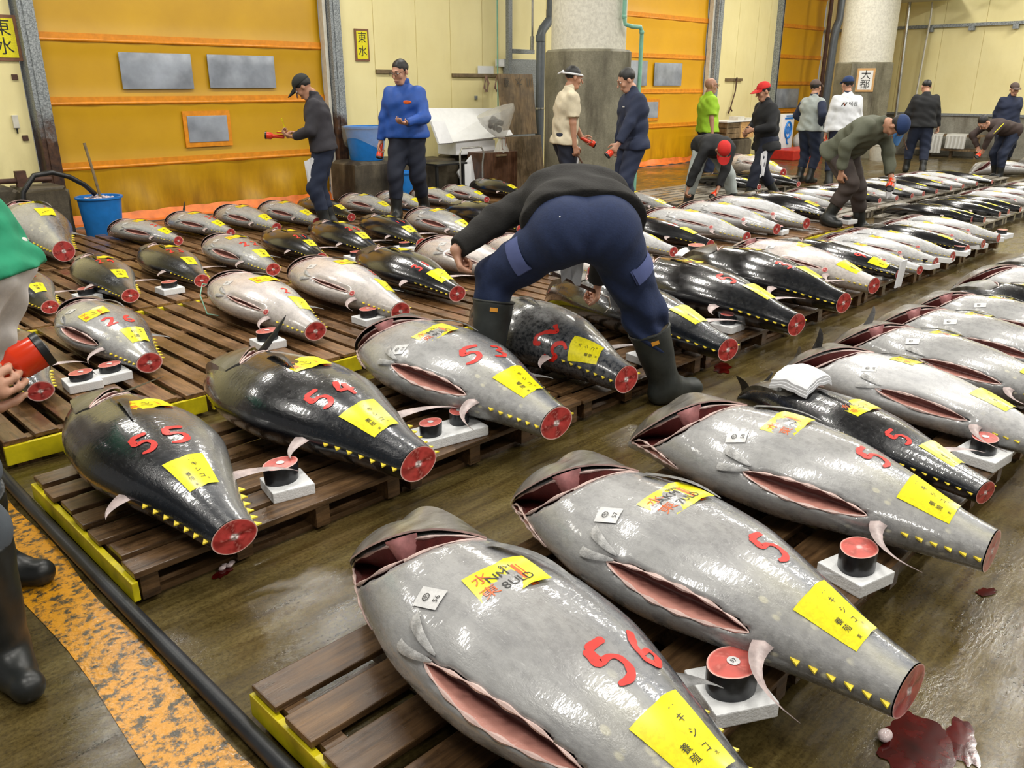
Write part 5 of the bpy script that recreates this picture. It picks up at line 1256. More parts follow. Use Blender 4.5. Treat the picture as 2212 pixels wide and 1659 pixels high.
# beside the second door
p = Vector((12.5, 7.9, 0))
l_, Jx = person(p.x, p.y, -38, 'stout bald person in a lime green polo shirt before the orange door', ST, lean=-2, head=(6, 0), wrists=((-.24, .0, .84), (.26, .0, .80)), top=LIME, top_name='polo_shirt', collar=LIME, trousers=NAVY, boots=BOOT, hair=None, sleeves=.5, bulk=1.24, skin=1, glasses=True, S=1.02)
q0, _ = pw(l_, Jx, 1, .05); mb = MB(); mb.tube([q0, q0 + gdir(-70, -1.5)*.42], .010, 8); tag(mb.build('wooden_stick', M['tan']), 'pale wooden stick in the hand of the person in lime green', 'stick')
p = Vector((11.20, 6.10, 0))
r_, Jx = person(p.x, p.y, 148, 'person in a red cap and black jacket walking past the crates', [(-.11, .28), (.11, -.30, .06)], lean=6, head=(14, 0), wrists=((-.12, .28, 1.06), (.16, .24, 1.02)), hints=((-.8, -.6, -.6), (.8, -.6, -.6)), top=BLK, collar=BLK, trousers=NAVY2, boots=BOOT, cap=REDC, bulk=1.24, hem=.12, S=.98, skin=1)
towel(r_, (-.19, .12, .76), .09, .34, 'white cloth hanging at the belt of the person in the red cap', turn=1.4)
p = Vector((9.95, 6.18, 0))
s_, Jx = person(p.x, p.y, 228, 'person in a red cap and dark sweater stooping over a cut tail', [(-.36, -.02), (.30, .02)], pelvis=(0, -.20, .86), lean=84, upper_bend=16, head=(-28, 0), wrists=((.02, .42, .30), (.44, .30, .18)), hints=((-.8, .2, .4), (1, .1, .3)), knees=((-.4, 1, 0), (.4, 1, 0)), top=BLK, top_name='sweater', trousers=GREYV, boots=BOOT, cap=REDC, bulk=1.16, hem=.0, skin=1, boot_h=.44)
held_torch(s_, Jx, -1, gdir(190, -.5), 'red torch held under the face of the stooping person in the red cap', .95)
p = Vector((14.30, 6.98, 0))
v_, Jx = person(p.x, p.y, -12, 'person with hand on hip in a light grey jacket with navy sleeves', ST, lean=1, head=(4, -10), wrists=((-.14, .12, .98), (.19, .02, .98)), hints=((-1, -.4, 0), (1, -.9, 0)), top=GREYV, collar=NAVY, trousers=JEAN, boots=BOOT, cap=(TC, TC), bulk=1.14, fingers=(None, (-.2, .6, -.5)))
for s in (-1, 1):
    e, w_, fd, nn = Jx['arm'][s]; sh = Jx['Sh'][s]; t = Blob(); t.cap(sh.lerp(e, .15), e, .080, .070, .03, 'a').cap(e, e.lerp(w_, .94), .070, .050, .02, 'b'); t.build('sleeve', NAVY, v_, .013)
p = G(1806, 403)
w_, Jx = person(p.x, p.y, 38, 'person in a white jacket with a mark on the back, seen from behind', ST, lean=2, head=(4, -12), wrists=((-.27, .02, .82), (.25, .1, .84)), top=WHITE, collar=NAVY, trousers=NAVY, boots=BOOTG, cap=(NC, NC), bulk=1.22, S=1.03)
held_torch(w_, Jx, -1, gdir(230, -2.8), 'red torch in the hand of the person in the white jacket', .95)
bk = Jx['CH'] - Jx['ahead']*.152 + Jx['up2']*.045
def back_text(parent, s, sz, off, mat, base, rt, up, out, name='printed_mark'):
    tv, tf = flat_text(s, sz); mb = MB(); mb.add([base + rt*(v[0] + off[0]) + up*(v[1] + off[1]) - out*0 for v in tv], tf); return mb.build(name, mat, parent, smooth=False)
back_text(w_, '樋長', .075, (.065, 0), M['ink'], bk, Jx['rt2'], Jx['up2'], Jx['ahead'])
mb = MB(); 
for x0, mi in ((-.10, 0), (-.055, 0)): mb.add([bk + Jx['rt2']*(x0+a) + Jx['up2']*b for a, b in ((-.02, -.028), (-.004, -.028), (.030, .030), (.014, .030))], [(0, 1, 2, 3)], 0)
mb.add([bk + Jx['rt2']*(-.075+a) + Jx['up2']*b for a, b in ((-.012, .028), (.002, .028), (.016, -.02), (.004, -.02))], [(0, 1, 2, 3)], 1); mb.build('printed_mark', [M['ink'], M['red_print']], w_, smooth=False)
# in the aisle and at the far wall
a, b = G(1783, 490, .13), G(1857, 502); m_ = (a + b)/2
o_, Jx = person(m_.x, m_.y, 262, 'person in an olive jacket and blue cap bending over the fish with a torch', [(-.30, .02, 0, 12), (.30, -.02, .13, -12)], pelvis=(0, -.14, .90), lean=48, upper_bend=14, head=(38, -8), wrists=((-.10, .40, .66), (.34, .10, .72)), hints=((-.9, -.3, .1), (1, -.6, .3)), top=OLIVE, trousers=BRT, boots=BOOT, cap=(NC, M['cap_brim']), bulk=1.26, hem=.06, S=1.04, skin=1, fingers=((.3, .6, -.7), None), boot_h=.42, wr=.007)
held_torch(o_, Jx, -1, gdir(200, -.8), 'red torch pointed at the fish by the person in the olive jacket', 1.)
towel(o_, (-.20, .36, .62), .14, .18, 'white cloth in the fist of the person in the olive jacket')
p = G(1975, 374)
k_, Jx = person(p.x, p.y, 28, 'person in a black sweater and jeans walking away towards the far wall', [(-.14, .16), (.12, -.10)], lean=5, head=(22, -14), wrists=((-.34, .05, .86), (.30, .10, .84)), top=BLK, top_name='sweater', trousers=JEAN, boots=BOOT, bulk=1.24, hem=.06, S=1.02)
q0, _ = pw(k_, Jx, -1, .05); mb = MB(); mb.tube([q0 + gdir(60, .6)*.1, q0 + gdir(240, -1.6)*.45], .012, 8); tag(mb.build('wooden_stick', M['wood_crate']), 'brown stick carried low by the person in the black sweater', 'stick')
p = G(2156, 362)
f_, Jx = person(p.x, p.y, 222, 'person in a navy jacket and brown cap standing at the far wall', ST, head=(14, 0), wrists=((-.20, -.12, .86), (.20, -.12, .86)), top=NAVY, collar=NAVY, trousers=NAVY2, boots=BOOT, cap=(TC, TC), bulk=1.24, S=.98)
p = G(2152, 390)
c_, Jx = person(p.x, p.y, 150, 'person in a brown sweater with yellow stripes bending over a long tuna', [(-.10, .05), (.10, -.06)], pelvis=(0, -.12, .90), lean=74, upper_bend=10, head=(-30, 0), wrists=((-.10, .52, .58), (.10, .46, .60)), hints=((-.4, 0, 1), (.4, 0, 1)), top=BROWN, top_name='sweater', trousers=JEAN, boots=BOOT, bulk=1.1, S=.97)
held_torch(c_, Jx, -1, gdir(160, -.9), 'red torch held by the bending person in the brown sweater', 1.)
for s in (-1, 1):
    e, w_2, fd, nn = Jx['arm'][s]; mb = MB(); o3 = Jx['up2']*.0 + Vector((s*.06, -.01, .04)); mb.tube([Jx['Sh'][s] + o3*1.1, e + o3*.9, e.lerp(w_2, .9) + o3*.75], .007, 6); mb.build('yellow_stripe', M['yellow_tag'], c_)
p = G(2236, 372)
person(p.x, p.y, 160, 'person in a navy jacket at the very edge of the photo, only an arm showing', ST, wrists=((-.22, .32, .88), (.25, .05, .82)), top=NAVY, trousers=NAVY, boots=BOOT, bulk=1.15)
# ================================================================= things along the walls
def T(name, mb, mats, label, cat, group=None, **k): return tag(mb.build(name, mats, **k), label, cat, group)
def wall_sign(root_loc, w, h, text, sz, label, rz=0., back='card', paper='yellow_tag', gap=.3, mg=.03):
    r = empty('shop_sign', root_loc, rz, label, 'sign'); mb = MB(); mb.box(-w/2 - mg, w/2 + mg, -.012, .0, -h/2 - mg, h/2 + mg); mb.build('backing', M[back], r, smooth=False, bevel=.003)
    mb = MB(); mb.box(-w/2, w/2, -.016, -.012, -h/2, h/2); mb.build('paper', M[paper], r, smooth=False)
    mb = MB()
    for i, ch in enumerate(text):
        tv, tf = flat_text(ch, sz); y0 = h*gap*(.5*(len(text)-1) - i)*1.6
        mb.add([(v[0], -.0175, v[1] + y0) for v in tv], tf)
    mb.build('writing', M['ink'], r, smooth=False); return r
wall_sign((2.985, WALL_Y - .01, 2.11), .25, .40, '東水', .19, 'yellow sign with two black characters left of the first orange door', mg=.035)
wall_sign((7.72, WALL_Y - .01, 2.18), .19, .38, '東水', .16, 'smaller yellow sign with two black characters right of the first orange door')
mb = MB(); mb.box(-.03, .03, -.035, 0, -.07, .07); o = T('pull_switch', mb, M['offwhite'], 'small white switch box on the wall below the yellow sign', 'switch', bevel=.005, smooth=False); o.location = (2.95, WALL_Y, 1.24)
mb = MB(); mb.tube([(0, -.018, -.07), (0, -.018, -.13)], .008, 8); mb.build('cable_end', M['rubber'], o)
for i, (x, z) in enumerate(((3.03, 1.71), (3.02, 1.06))):
    mb = MB(); mb.box(x-.03, x+.03, WALL_Y - .02, WALL_Y, z-.028, z+.028); T('wall_bracket', mb, M['rust'], ['small dark square bracket on the wall above the switch', 'small rusty square bracket on the wall below the switch'][i], 'bracket', smooth=False, bevel=.003)
def rock(name, x0, x1, y0, y1, z1, mat, label, cat, amp=.015, z0=0., n=14, group=None):
    mb = MB(); bm_ = []
    def pt(u, v, w):
        p = Vector((x0 + (x1-x0)*u, y0 + (y1-y0)*v, z0 + (z1-z0)*w)); q = Vector((u-.5, v-.5, w-.5)); e = [max(0, abs(c)-.40)/.10 for c in q]
        m = sum(c*c for c in e); k = .028*max(0, m-1); d = noise.noise(p*5)*amp
        return p - Vector((math.copysign(k, q.x)*(abs(q.x) > .4), math.copysign(k, q.y)*(abs(q.y) > .4), math.copysign(k, q.z)*(q.z > .4))) + Vector((d, d*.7, d*.5 if w > 0 else 0))
    for a in range(3):
        for s in (0, 1):
            vs = []
            for i in range(n+1):
                for k in range(n+1):
                    c = [0, 0, 0]; c[a] = s; c[(a+1) % 3] = i/n; c[(a+2) % 3] = k/n; vs.append(pt(*c))
            mb.add(vs, grid_faces(n+1, n+1, flip=(s == 0)))
    return T(name, mb, mat, label, cat, group)
rock('concrete_block', 2.66, 3.15, 10.05, 10.62, .58, M['curb'], 'dirty concrete block beside the blue bucket at the first door', 'concrete block')
rock('concrete_block', 1.6, 2.68, 10.2, 10.7, .60, M['curb'], 'longer dirty concrete block under the rusty pipe, at the edge of the photo', 'concrete block')
mb = MB(); mb.tube([(1.8, 10.30, .66), (3.05, 10.30, .645)], .028, 10); mb.box(2.70, 2.80, 10.26, 10.34, .58, .75); T('rusty_pipe', mb, M['rust'], 'rusty pipe with a square fitting lying on the concrete blocks', 'pipe')
mb = MB(); mb.tube([(2.62, 9.95, .05), (2.60, 9.96, .30), (2.66, 9.98, .56), (2.80, 10.0, .72), (2.98, 10.0, .74), (3.15, 10.0, .68), (3.30, 10.02, .58), (3.40, 10.05, .47)], .028, 10); T('bucket_hose', mb, M['rubber'], 'black hose arching over the concrete block into the blue bucket', 'hose')
def bucket(name, x, y, z, r, h, label, cat='bucket', cut=1.):
    ro = empty(name, (x, y, z), 0, label, cat); mb = MB(); mb.lathe([(0, .0), (r*.78, .0), (r*.80, .01), (r*.97, h*.93), (r*.97, h*.95), (r*1.06, h*.955), (r*1.06, h), (r*.95, h), (r*.93, h*.9), (r*.76, .02), (0, .02)], 40); mb.build('body', M['blue_plastic'], ro); return ro
bk_ = bucket('bucket', 3.42, 10.0, 0, .235, .45, 'blue bucket full of pinkish ice with a wooden stick in it')
mb = MB(); rr = random.Random(3)
for i in range(60):
    a = rr.random()*2*PI; q1 = rr.random()**.5*.20; mb.ball((q1*math.cos(a), q1*math.sin(a), .40 + .05*(1 - q1/.2) + rr.random()*.015), (.022, .018, .014), 6)
o = mb.build('crushed_ice', M['ice']); o.location = bk_.location; tag(o, 'heap of pinkish crushed ice in the blue bucket', 'ice', kind='stuff')
mb = MB(); mb.tube([(3.44, 10.0, .40), (3.425, 10.06, .70), (3.40, 10.12, 1.02)], .016, 8); T('wooden_stick', mb, M['timber'], 'thin wooden stick standing in the blue bucket', 'stick')
rock('concrete_plinth', 6.95, 8.05, 10.05, 10.75, .60, M['curb'], 'stained concrete plinth under the lined blue bin', 'concrete block')
rock('concrete_plinth', 8.08, 8.95, 10.10, 10.75, .55, M['curb'], 'stained concrete plinth behind the steel trolley handle', 'concrete block')
b2 = bucket('waste_bin', 7.35, 10.35, .60, .30, .47, 'blue bin with a clear plastic liner on the concrete plinth', 'bin')
mb = MB(); vs = []
for i in range(40):
    a = 2*PI*i/40
    for k, (r_, z_) in enumerate(((.27, .40), (.30, .478), (.335, .472), (.325, .36 + .05*math.sin(a*2)), (.305, .24 + .08*math.sin(a*2 + 1)))): vs.append(((r_ + .008*math.sin(a*9+k))*math.cos(a), (r_ + .008*math.sin(a*9+k))*math.sin(a), z_))
mb.add(vs, [(i*5+k, ((i+1) % 40)*5+k, ((i+1) % 40)*5+k+1, i*5+k+1) for i in range(40) for k in range(4)]); mb.build('liner', M['film3'], b2)
bucket('bucket', 7.55, 9.72, 0, .20, .46, 'blue bucket half hidden behind the legs of the person in blue')
for i, (x0, x1, z, lb) in enumerate(((7.95, 8.50, 1.82, 'short old wooden rail on the wall behind the person in blue'), (9.46, 10.56, 1.78, 'longer old wooden rail on the wall with two coils of rope'))):
    mb = MB(); mb.box(x0, x1, WALL_Y - .04, WALL_Y, z - .028, z + .028); T('wall_rail', mb, M['timber'], lb, 'rail', smooth=False, bevel=.004)
for i, x in enumerate((10.18, 10.43)):
    mb = MB()
    for k in range(5): mb.tube([(x + (.006*k-.012), WALL_Y - .055 - .004*k, 1.78), (x - .035 - .008*k, WALL_Y - .06, 1.66 - .02*k), (x - .02, WALL_Y - .06, 1.52 + .008*k), (x + .02, WALL_Y - .06, 1.52 + .01*k), (x + .035 + .008*k, WALL_Y - .06, 1.66), (x + (.006*k-.01), WALL_Y - .05, 1.78)], .007, 6)
    T('rope_coil', mb, M['rope'], ['reddish coil of rope on the wall rail', 'darker narrow coil of rope on the wall rail nearer the pole'][i], 'rope')
for i, (x, z, w_2, h2) in enumerate(((10.2, 1.865, .36, .13), (10.52, 1.985, .22, .12))):
    mb = MB(); mb.box(x-w_2/2, x+w_2/2, WALL_Y - .03 - .02*i, WALL_Y - .022 - .02*i, z-h2/2, z+h2/2); T('wall_notice', mb, M['white'], ['long white paper standing on the wall rail', 'smaller white paper above the wall rail'][i], 'paper', smooth=False)
mb = MB(); mb.box(-.025, .025, -.03, 0, -.03, .03); o = T('wall_socket', mb, M['galv'], 'tiny grey box on the cream wall below the rope coils', 'socket', smooth=False, bevel=.004); o.location = (9.98, WALL_Y, 1.43)
# polystyrene boards, bag, trolley, boxes, plywood
def board(name, pts, th, mat, label, cat, **k):
    """a flat board from its four corners (bottom pair first), with thickness towards the wall"""
    p = [Vector(q) for q in pts]; n = (p[1]-p[0]).cross(p[3]-p[0]).normalized()*th; mb = MB(); mb.add(p + [q - n for q in p], [(0, 1, 2, 3), (7, 6, 5, 4), (0, 4, 5, 1), (1, 5, 6, 2), (2, 6, 7, 3), (3, 7, 4, 0)])
    return T(name, mb, mat, label, cat, smooth=False, bevel=k.get('bevel', .004))
board('polystyrene_board', [(8.42, 9.95, .80), (9.98, 9.95, .86), (10.02, 10.35, 1.27), (8.46, 10.35, 1.30)], .03, M['white'], 'large white board leaning against the wall behind the plastic bag', 'board')
board('polystyrene_board', [(8.36, 9.90, .80), (8.66, 9.93, .80), (8.60, 10.05, 1.12), (8.34, 10.05, 1.12)], .04, M['foam'], 'narrow edge of a white board beside the elbow of the person in blue', 'board')
board('polystyrene_board', [(8.85, 9.80, .03), (9.05, 9.80, .03), (9.05, 9.92, .62), (8.72, 9.92, .36)], .03, M['foam'], 'white board corner leaning on the brown wooden box', 'board')
mb = MB(); mb.box(8.78, 9.62, 10.0, 10.45, .60, .80); mb.box(8.80, 9.60, 10.02, 10.43, .80, .83); T('fish_box', mb, M['foam'], 'white polystyrene fish box under the leaning board', 'box', smooth=False, bevel=.015)
rock('concrete_plinth', 9.0, 9.75, 10.1, 10.75, .60, M['curb'], 'stained concrete plinth behind the brown wooden box', 'concrete block')
ro = empty('plastic_bag', (9.48, 9.72, .64), 0, 'clear tied plastic bag holding dark stuff in front of the white board', 'bag'); mb = MB(); vs = []
for i in range(15):
    u = i/14
    for k in range(24):
        a = 2*PI*k/24; r_ = (.06 + .30*u**.75)*(1 - .12*max(0, u-.85)/.15); rz_ = .5
        nn = 1 + .10*noise.noise(Vector((math.cos(a)*2, math.sin(a)*2, u*4)))
        vs.append((-.12*u + r_*nn*math.cos(a) + .05*u*math.cos(a), r_*nn*.55*math.sin(a), .20 + .42*u + .10*u*math.cos(a)))
mb.add(vs, grid_faces(15, 24, wrap=True) + [tuple(14*24 + k for k in range(24))]); mb.build('film', M['film'], ro)
mb = MB(); vs = []
for i in range(6):
    for k in range(20):
        a = 2*PI*k/20; r_ = .05 + .10*(i/5); vs.append((.02 + r_*math.cos(a)*(1+.15*math.sin(5*a)), r_*.6*math.sin(a), .20 - .22*(i/5) + .02*math.sin(3*a)))
mb.add(vs, grid_faces(6, 20, wrap=True)); mb.build('gathered_end', M['film'], ro)
mb = MB(); rr = random.Random(8)
for k in range(16): mb.ball((-.10 + rr.uniform(-.11, .13), .02, .42 + rr.uniform(-.07, .09)), (rr.uniform(.03, .07), .05, rr.uniform(.02, .05)), 8)
mb.ball((-.03, .02, .33), (.06, .04, .05), 8); mb.build('contents', M['hose'], ro)
mb = MB(); mb.tube([(.02 + .07*math.cos(a*PI/6), .045*math.sin(a*PI/6), .205) for a in range(13)], .008, 6); mb.tube([(-.03, -.05, .20), (-.05, -.07, .06), (-.02, -.07, .02)], .006, 6); mb.tube([(.05, -.05, .20), (.03, -.07, .08)], .006, 6); mb.build('string', M['rope'], ro)
mb = MB(); X = lambda x: x
mb.tube([(8.52, 9.62, .02), (8.52, 9.62, .66), (8.56, 9.62, .74), (8.92, 9.58, .74), (8.97, 9.58, .66), (8.94, 9.58, .5), (8.94, 9.58, .02)], .014, 10); mb.tube([(8.52, 9.62, .12), (8.94, 9.58, .12)], .010, 8); T('trolley_handle', mb, M['steel'], 'bent steel tube handle of a trolley before the concrete plinth', 'trolley')
mb = MB(); mb.box(8.10, 8.70, 9.66, 10.02, .50, .53); mb.box(8.12, 8.16, 9.7, 9.74, 0, .5); mb.box(8.64, 8.68, 9.7, 9.74, 0, .5); T('metal_bench', mb, M['rubber'], 'low dark metal shelf behind the person in blue', 'shelf', smooth=False, bevel=.004)
ro = empty('wooden_box', (9.38, 9.66, 0), 0, 'brown wooden box with a wooden handle under the tied plastic bag', 'box'); mb = MB(); mb.box(-.36, .36, -.02, .36, 0, .64); mb.build('body', M['wood_crate'], ro, smooth=False, bevel=.006)
mb = MB(); mb.box(-.36, -.30, -.04, -.018, 0, .64); mb.box(.30, .36, -.04, -.018, 0, .64); mb.build('corner_batten', M['wood_crate'], ro, smooth=False, bevel=.003)
mb = MB(); mb.box(-.10, .12, -.05, -.018, .575, .605); mb.build('handle', M['timber'], ro, smooth=False, bevel=.004)
o = board('plywood_board', [(9.83, 10.02, .86), (10.62, 10.02, .86), (10.60, 10.12, 1.80), (9.80, 10.12, 1.80)], .03, M['ply'], 'upright plywood board with upside down black writing behind the grey pipe', 'board')
for i, (ch, x) in enumerate((('産', 9.97), ('水', 10.25), ('川', 10.50))):
    tv, tf = flat_text(ch, .16); mb = MB(); mb.add([(x - v[0], 10.105 - .011 - .1*((1.70 - v[1]) - 1.70)*-1 - .0, 1.68 - v[1]) for v in tv], tf); m_ = mb.build('writing', M['ink'], o, smooth=False)
board('plywood_board', [(9.75, 9.80, .01), (10.62, 9.80, .01), (10.58, 9.90, .84), (9.78, 9.90, .84)], .04, M['ply'], 'lower dark stained plywood board beside the brown wooden box', 'board')
mb = MB(); mb.tube([(11.12, 10.2, 5.5), (11.12, 10.2, 2.74), (11.10, 10.2, 2.66), (10.92, 10.2, 2.50), (10.88, 10.2, 2.42), (10.86, 10.2, .05)], .075, 18)
for z in (2.76, 2.36): mb.lathe([(.082, z-.05), (.082, z+.05)], 18, 0, 11.12 if z > 2.5 else 10.87, 10.2)
o = T('drain_pipe', mb, M['grey_pipe'], 'thick grey drain pipe with a double bend beside the first column', 'pipe')
mb = MB(); mb.lathe([(.083, 1.24), (.083, 1.27)], 18, 0, 10.865, 10.2); mb.build('pipe_clamp', M['steel'], o)
mb = MB(); mb.box(10.47, 10.56, 10.55, 10.62, 0, 5.5); mb.box(10.58, 11.1, 10.55, 10.6, 2.13, 2.20); T('steel_post', mb, M['galv'], 'speckled grey steel post with a short arm on the cream wall', 'post', smooth=False, bevel=.004)
mb = MB(); mb.box(10.62, 11.4, 10.80, 10.84, 0, 2.05); T('service_door', mb, M['galv'], 'grey door leaf behind the drain pipe', 'door', smooth=False)
mb = MB(); mb.tube([(10.40, 10.75, 5.5), (10.41, 10.75, 1.28), (10.40, 10.74, 1.0)], .012, 8); T('green_rope', mb, M['green_pipe'], 'thin green cord hanging down the cream wall', 'cord')
mb = MB(); mb.tube([(10.88, 10.40, 5.5), (10.88, 10.40, 2.38)], .018, 8); mb.tube([(10.88, 10.40, 2.40), (10.88, 10.40, 2.18)], .035, 12); T('spray_lance', mb, M['steel'], 'steel tube with a blue white nozzle hanging beside the drain pipe', 'tube')
a = math.atan2(-8.72, -10.35)
def col_pt(c, r_, da, z): t_ = math.atan2(-c[1], -c[0]) + da; return (c[0] + r_*math.cos(t_), c[1] + r_*math.sin(t_), z)
c1 = (10.35, 8.72); mb = MB()
mb.tube([col_pt(c1, .62, .95, 5.5), col_pt(c1, .62, .95, 2.56), col_pt(c1, .63, .98, 2.46), col_pt(c1, .70, 1.10, 2.43), col_pt(c1, .78, 1.30, 2.43), col_pt(c1, .80, 1.34, 2.36), col_pt(c1, .80, 1.34, .05)], .030, 12)
for da, r_, z in ((.95, .62, 2.56), (1.33, .80, 2.36)): mb.ball(col_pt(c1, r_, da, z), (.04, .04, .04), 10)
T('water_pipe', mb, M['green_pipe'], 'pale green water pipe with a double elbow on the first column', 'pipe')
# second column: sign and number
c2 = (20.75, 8.95); th = math.atan2(-8.95, -20.75); p = col_pt(c2, .628 + .012, .02, 1.72)
fa = -157.5; nrm = Vector((math.cos(R(fa)), math.sin(R(fa)), 0)); pos = Vector((20.75, 8.95, 1.74)) + nrm*.632 + Vector((-nrm.y, nrm.x, 0))*.07
wall_sign(pos, .30, .42, '大都', .22, 'white paper sign with two black characters on tan card, second column', R(fa + 90), 'tan', 'white', .3, .045)
for ch, z in (('5', 2.86), ('1', 2.45)):
    tv, tf = flat_text(ch, .40 if ch == '5' else .2); mb = MB()
    for v in [0]: mb.add([col_pt(c2, .604, .92 + v_[0]/.604, z + v_[1]) for v_ in tv], tf)
    mb.build('painted_figure', M['ink'], COL2, smooth=False)
mb = MB(); mb.tube([(22.05, 10.3, 5.5), (22.05, 10.3, 3.2), (21.9, 10.3, 3.0), (21.85, 10.3, 2.7), (21.75, 10.3, .05)], .10, 16); T('drain_pipe', mb, M['grey_pipe'], 'dark grey drain pipe between the third door and the second column', 'pipe')
mb = MB(); mb.tube([(21.6, 10.35, 5.5), (21.55, 10.35, .05)], .05, 12); T('drain_pipe', mb, M['rust'], 'rusty pipe behind the dark grey drain pipe', 'pipe')
# between the second and third doors: crates on a stump, tool on a rail
rock('concrete_plinth', 16.4, 17.6, 9.9, 10.6, .52, M['curb'], 'concrete plinth under the stacked wooden crates', 'concrete block')
for i in range(2):
    ro = empty('wooden_crate', (16.72 + .58*i, 10.15, .53), 0, ['wooden crate with white painted writing behind the walking person in a red cap', 'wooden crate at the hip of the person in lime green'][1-i], 'crate', 'wooden crates'); mb = MB()
    for k in range(3): mb.box(-.28, .28, -.24, .24, .115*k, .115*k + .105)
    mb.box(-.28, -.24, -.25, -.24, 0, .34); mb.box(.24, .28, -.25, -.24, 0, .34); mb.build('body', M['tan'] if i else M['ply'], ro, smooth=False, bevel=.004)
mb = MB(); mb.box(16.4, 17.6, 9.88, 10.42, .875, .90); T('counter_board', mb, M['white'], 'white board lying on the wooden crates', 'board', smooth=False)
for i in range(2): mb = MB(); mb.box(17.0 + .35*i, 17.28 + .35*i, 9.98, 10.2, .90, .98 - .03*i); T('small_box', mb, M['offwhite'], ['small pale box on the white board nearest the lime polo shirt', 'flat pale box on the white board by the hand of the red capped walker'][i], 'box', smooth=False, bevel=.005)
mb = MB(); mb.box(17.75, 18.46, WALL_Y - .04, WALL_Y, 1.72, 1.78); T('wall_rail', mb, M['timber'], 'short wooden rail with a hanging tool between the second and third doors', 'rail', smooth=False)
mb = MB(); mb.tube([(18.17, WALL_Y - .06, 1.80), (18.15, WALL_Y - .06, 1.5), (17.98, WALL_Y - .06, 1.10), (17.92, WALL_Y - .06, 1.02)], [.018, .014, .014, .02], 8); mb.tube([(17.98, WALL_Y - .06, 1.14), (18.07, WALL_Y - .06, 1.06)], .016, 8); T('long_hook', mb, M['rust'], 'long dark hook tool hanging from the short wooden rail', 'tool')
mb = MB(); mb.box(19.35, 19.95, 10.15, 10.3, .0, .98); o = T('paper_sack', mb, M['white'], 'white sack printed with a blue emblem before the third door', 'sack', bevel=.04)
mb = MB()
mb.tube([(19.65 + .15*math.cos(k*PI/10), 10.142, .60 + .19*math.sin(k*PI/10)) for k in range(21)], .028, 6)
for k in range(5): mb.tube([(19.56 + .045*k, 10.142, .50 + .02*(k % 2)), (19.55 + .05*k, 10.142, .62), (19.57 + .04*k, 10.142, .70 - .02*(k % 2))], .012, 5)
mb.tube([(19.60, 10.142, .42), (19.64, 10.142, .30), (19.70, 10.142, .28)], .022, 6); mb.box(19.45, 19.85, 10.138, 10.15, .86, .90); mb.box(19.50, 19.82, 10.138, 10.15, .92, .945); mb.build('printed_emblem', M['blue_plastic'], o)
mb = MB(); mb.ball((20.35, 10.0, .32), (.40, .3, .26), 18); T('plastic_sack', mb, M['film2'], 'translucent sack lying behind the person with hand on hip', 'sack')
mb = MB(); mb.box(18.4, 19.9, 9.3, 9.95, .0, .22); T('red_container', mb, M['red_plastic'], 'low red container behind the pale tuna near the third door', 'container', smooth=False, bevel=.02)
# right wall
mb = MB(); mb.tube([(22.3, 8.72, 3.55), (22.28, 8.62, .05)], .040, 12); T('steel_pipe', mb, M['steel'], 'shiny vertical steel pipe on the far cream wall', 'pipe')
mb = MB(); mb.tube([(22.45, 8.25, 3.5), (22.42, 8.22, 3.2), (22.42, 8.30, .6)], .022, 10); T('conduit', mb, M['offwhite'], 'thin pale conduit beside the shiny pipe', 'pipe')
mb = MB(); mb.box(21.3, 22.5, 7.8, 9.05, 3.52, 3.72); T('overhead_panel', mb, M['offwhite'], 'pale panel under the ceiling above the shiny pipe', 'panel', smooth=False)
mb = MB(); mb.tube([(22.2, 6.6, 3.62), (22.0, 6.95, 3.50), (21.6, 7.9, 3.75)], .05, 12); T('green_pipe', mb, M['green_bright'], 'bright green pipe end at the top of the photo', 'pipe')
ro = empty('shelf_rack', (22.0, 7.1, 0), 0, 'low wooden rack with plastic sheets draped over it at the far wall', 'rack'); mb = MB()
for y in (-.55, 0, .5, 1.0): mb.box(-.04, .04, y - .03, y + .03, 0, .52)
mb.box(-.2, .3, -.6, 1.05, .48, .53); mb.box(-.2, .3, -.6, 1.05, .16, .20); mb.build('frame', M['ply'], ro, smooth=False)
for i, (y0, y1) in enumerate(((.02, .45), (-.5, -.05))):
    mb = MB(); vs = []
    for a_ in range(17):
        y = y0 + (y1-y0)*a_/16; f = .02*math.sin(a_*2.1)
        for x_, z_ in ((.2, .545), (-.18, .545), (-.225, .50), (-.24 + f, .30), (-.25 + f*1.5, .10 + .12*i)): vs.append((22.0 + x_, 7.25 + y, z_))
    mb.add(vs, grid_faces(17, 5)); T('plastic_sheet', mb, M['film2'], ['longer translucent plastic sheet hanging from the low rack', 'shorter translucent plastic sheet on the low rack nearer the bending person'][i], 'plastic sheet')
bb = bucket('bucket', 19.9, 8.0, 0, .2, .35, 'white bucket on the floor between the column and the person in the black sweater'); bb.children[0].active_material = M['offwhite']; bb.children[0].data.materials[0] = M['offwhite']

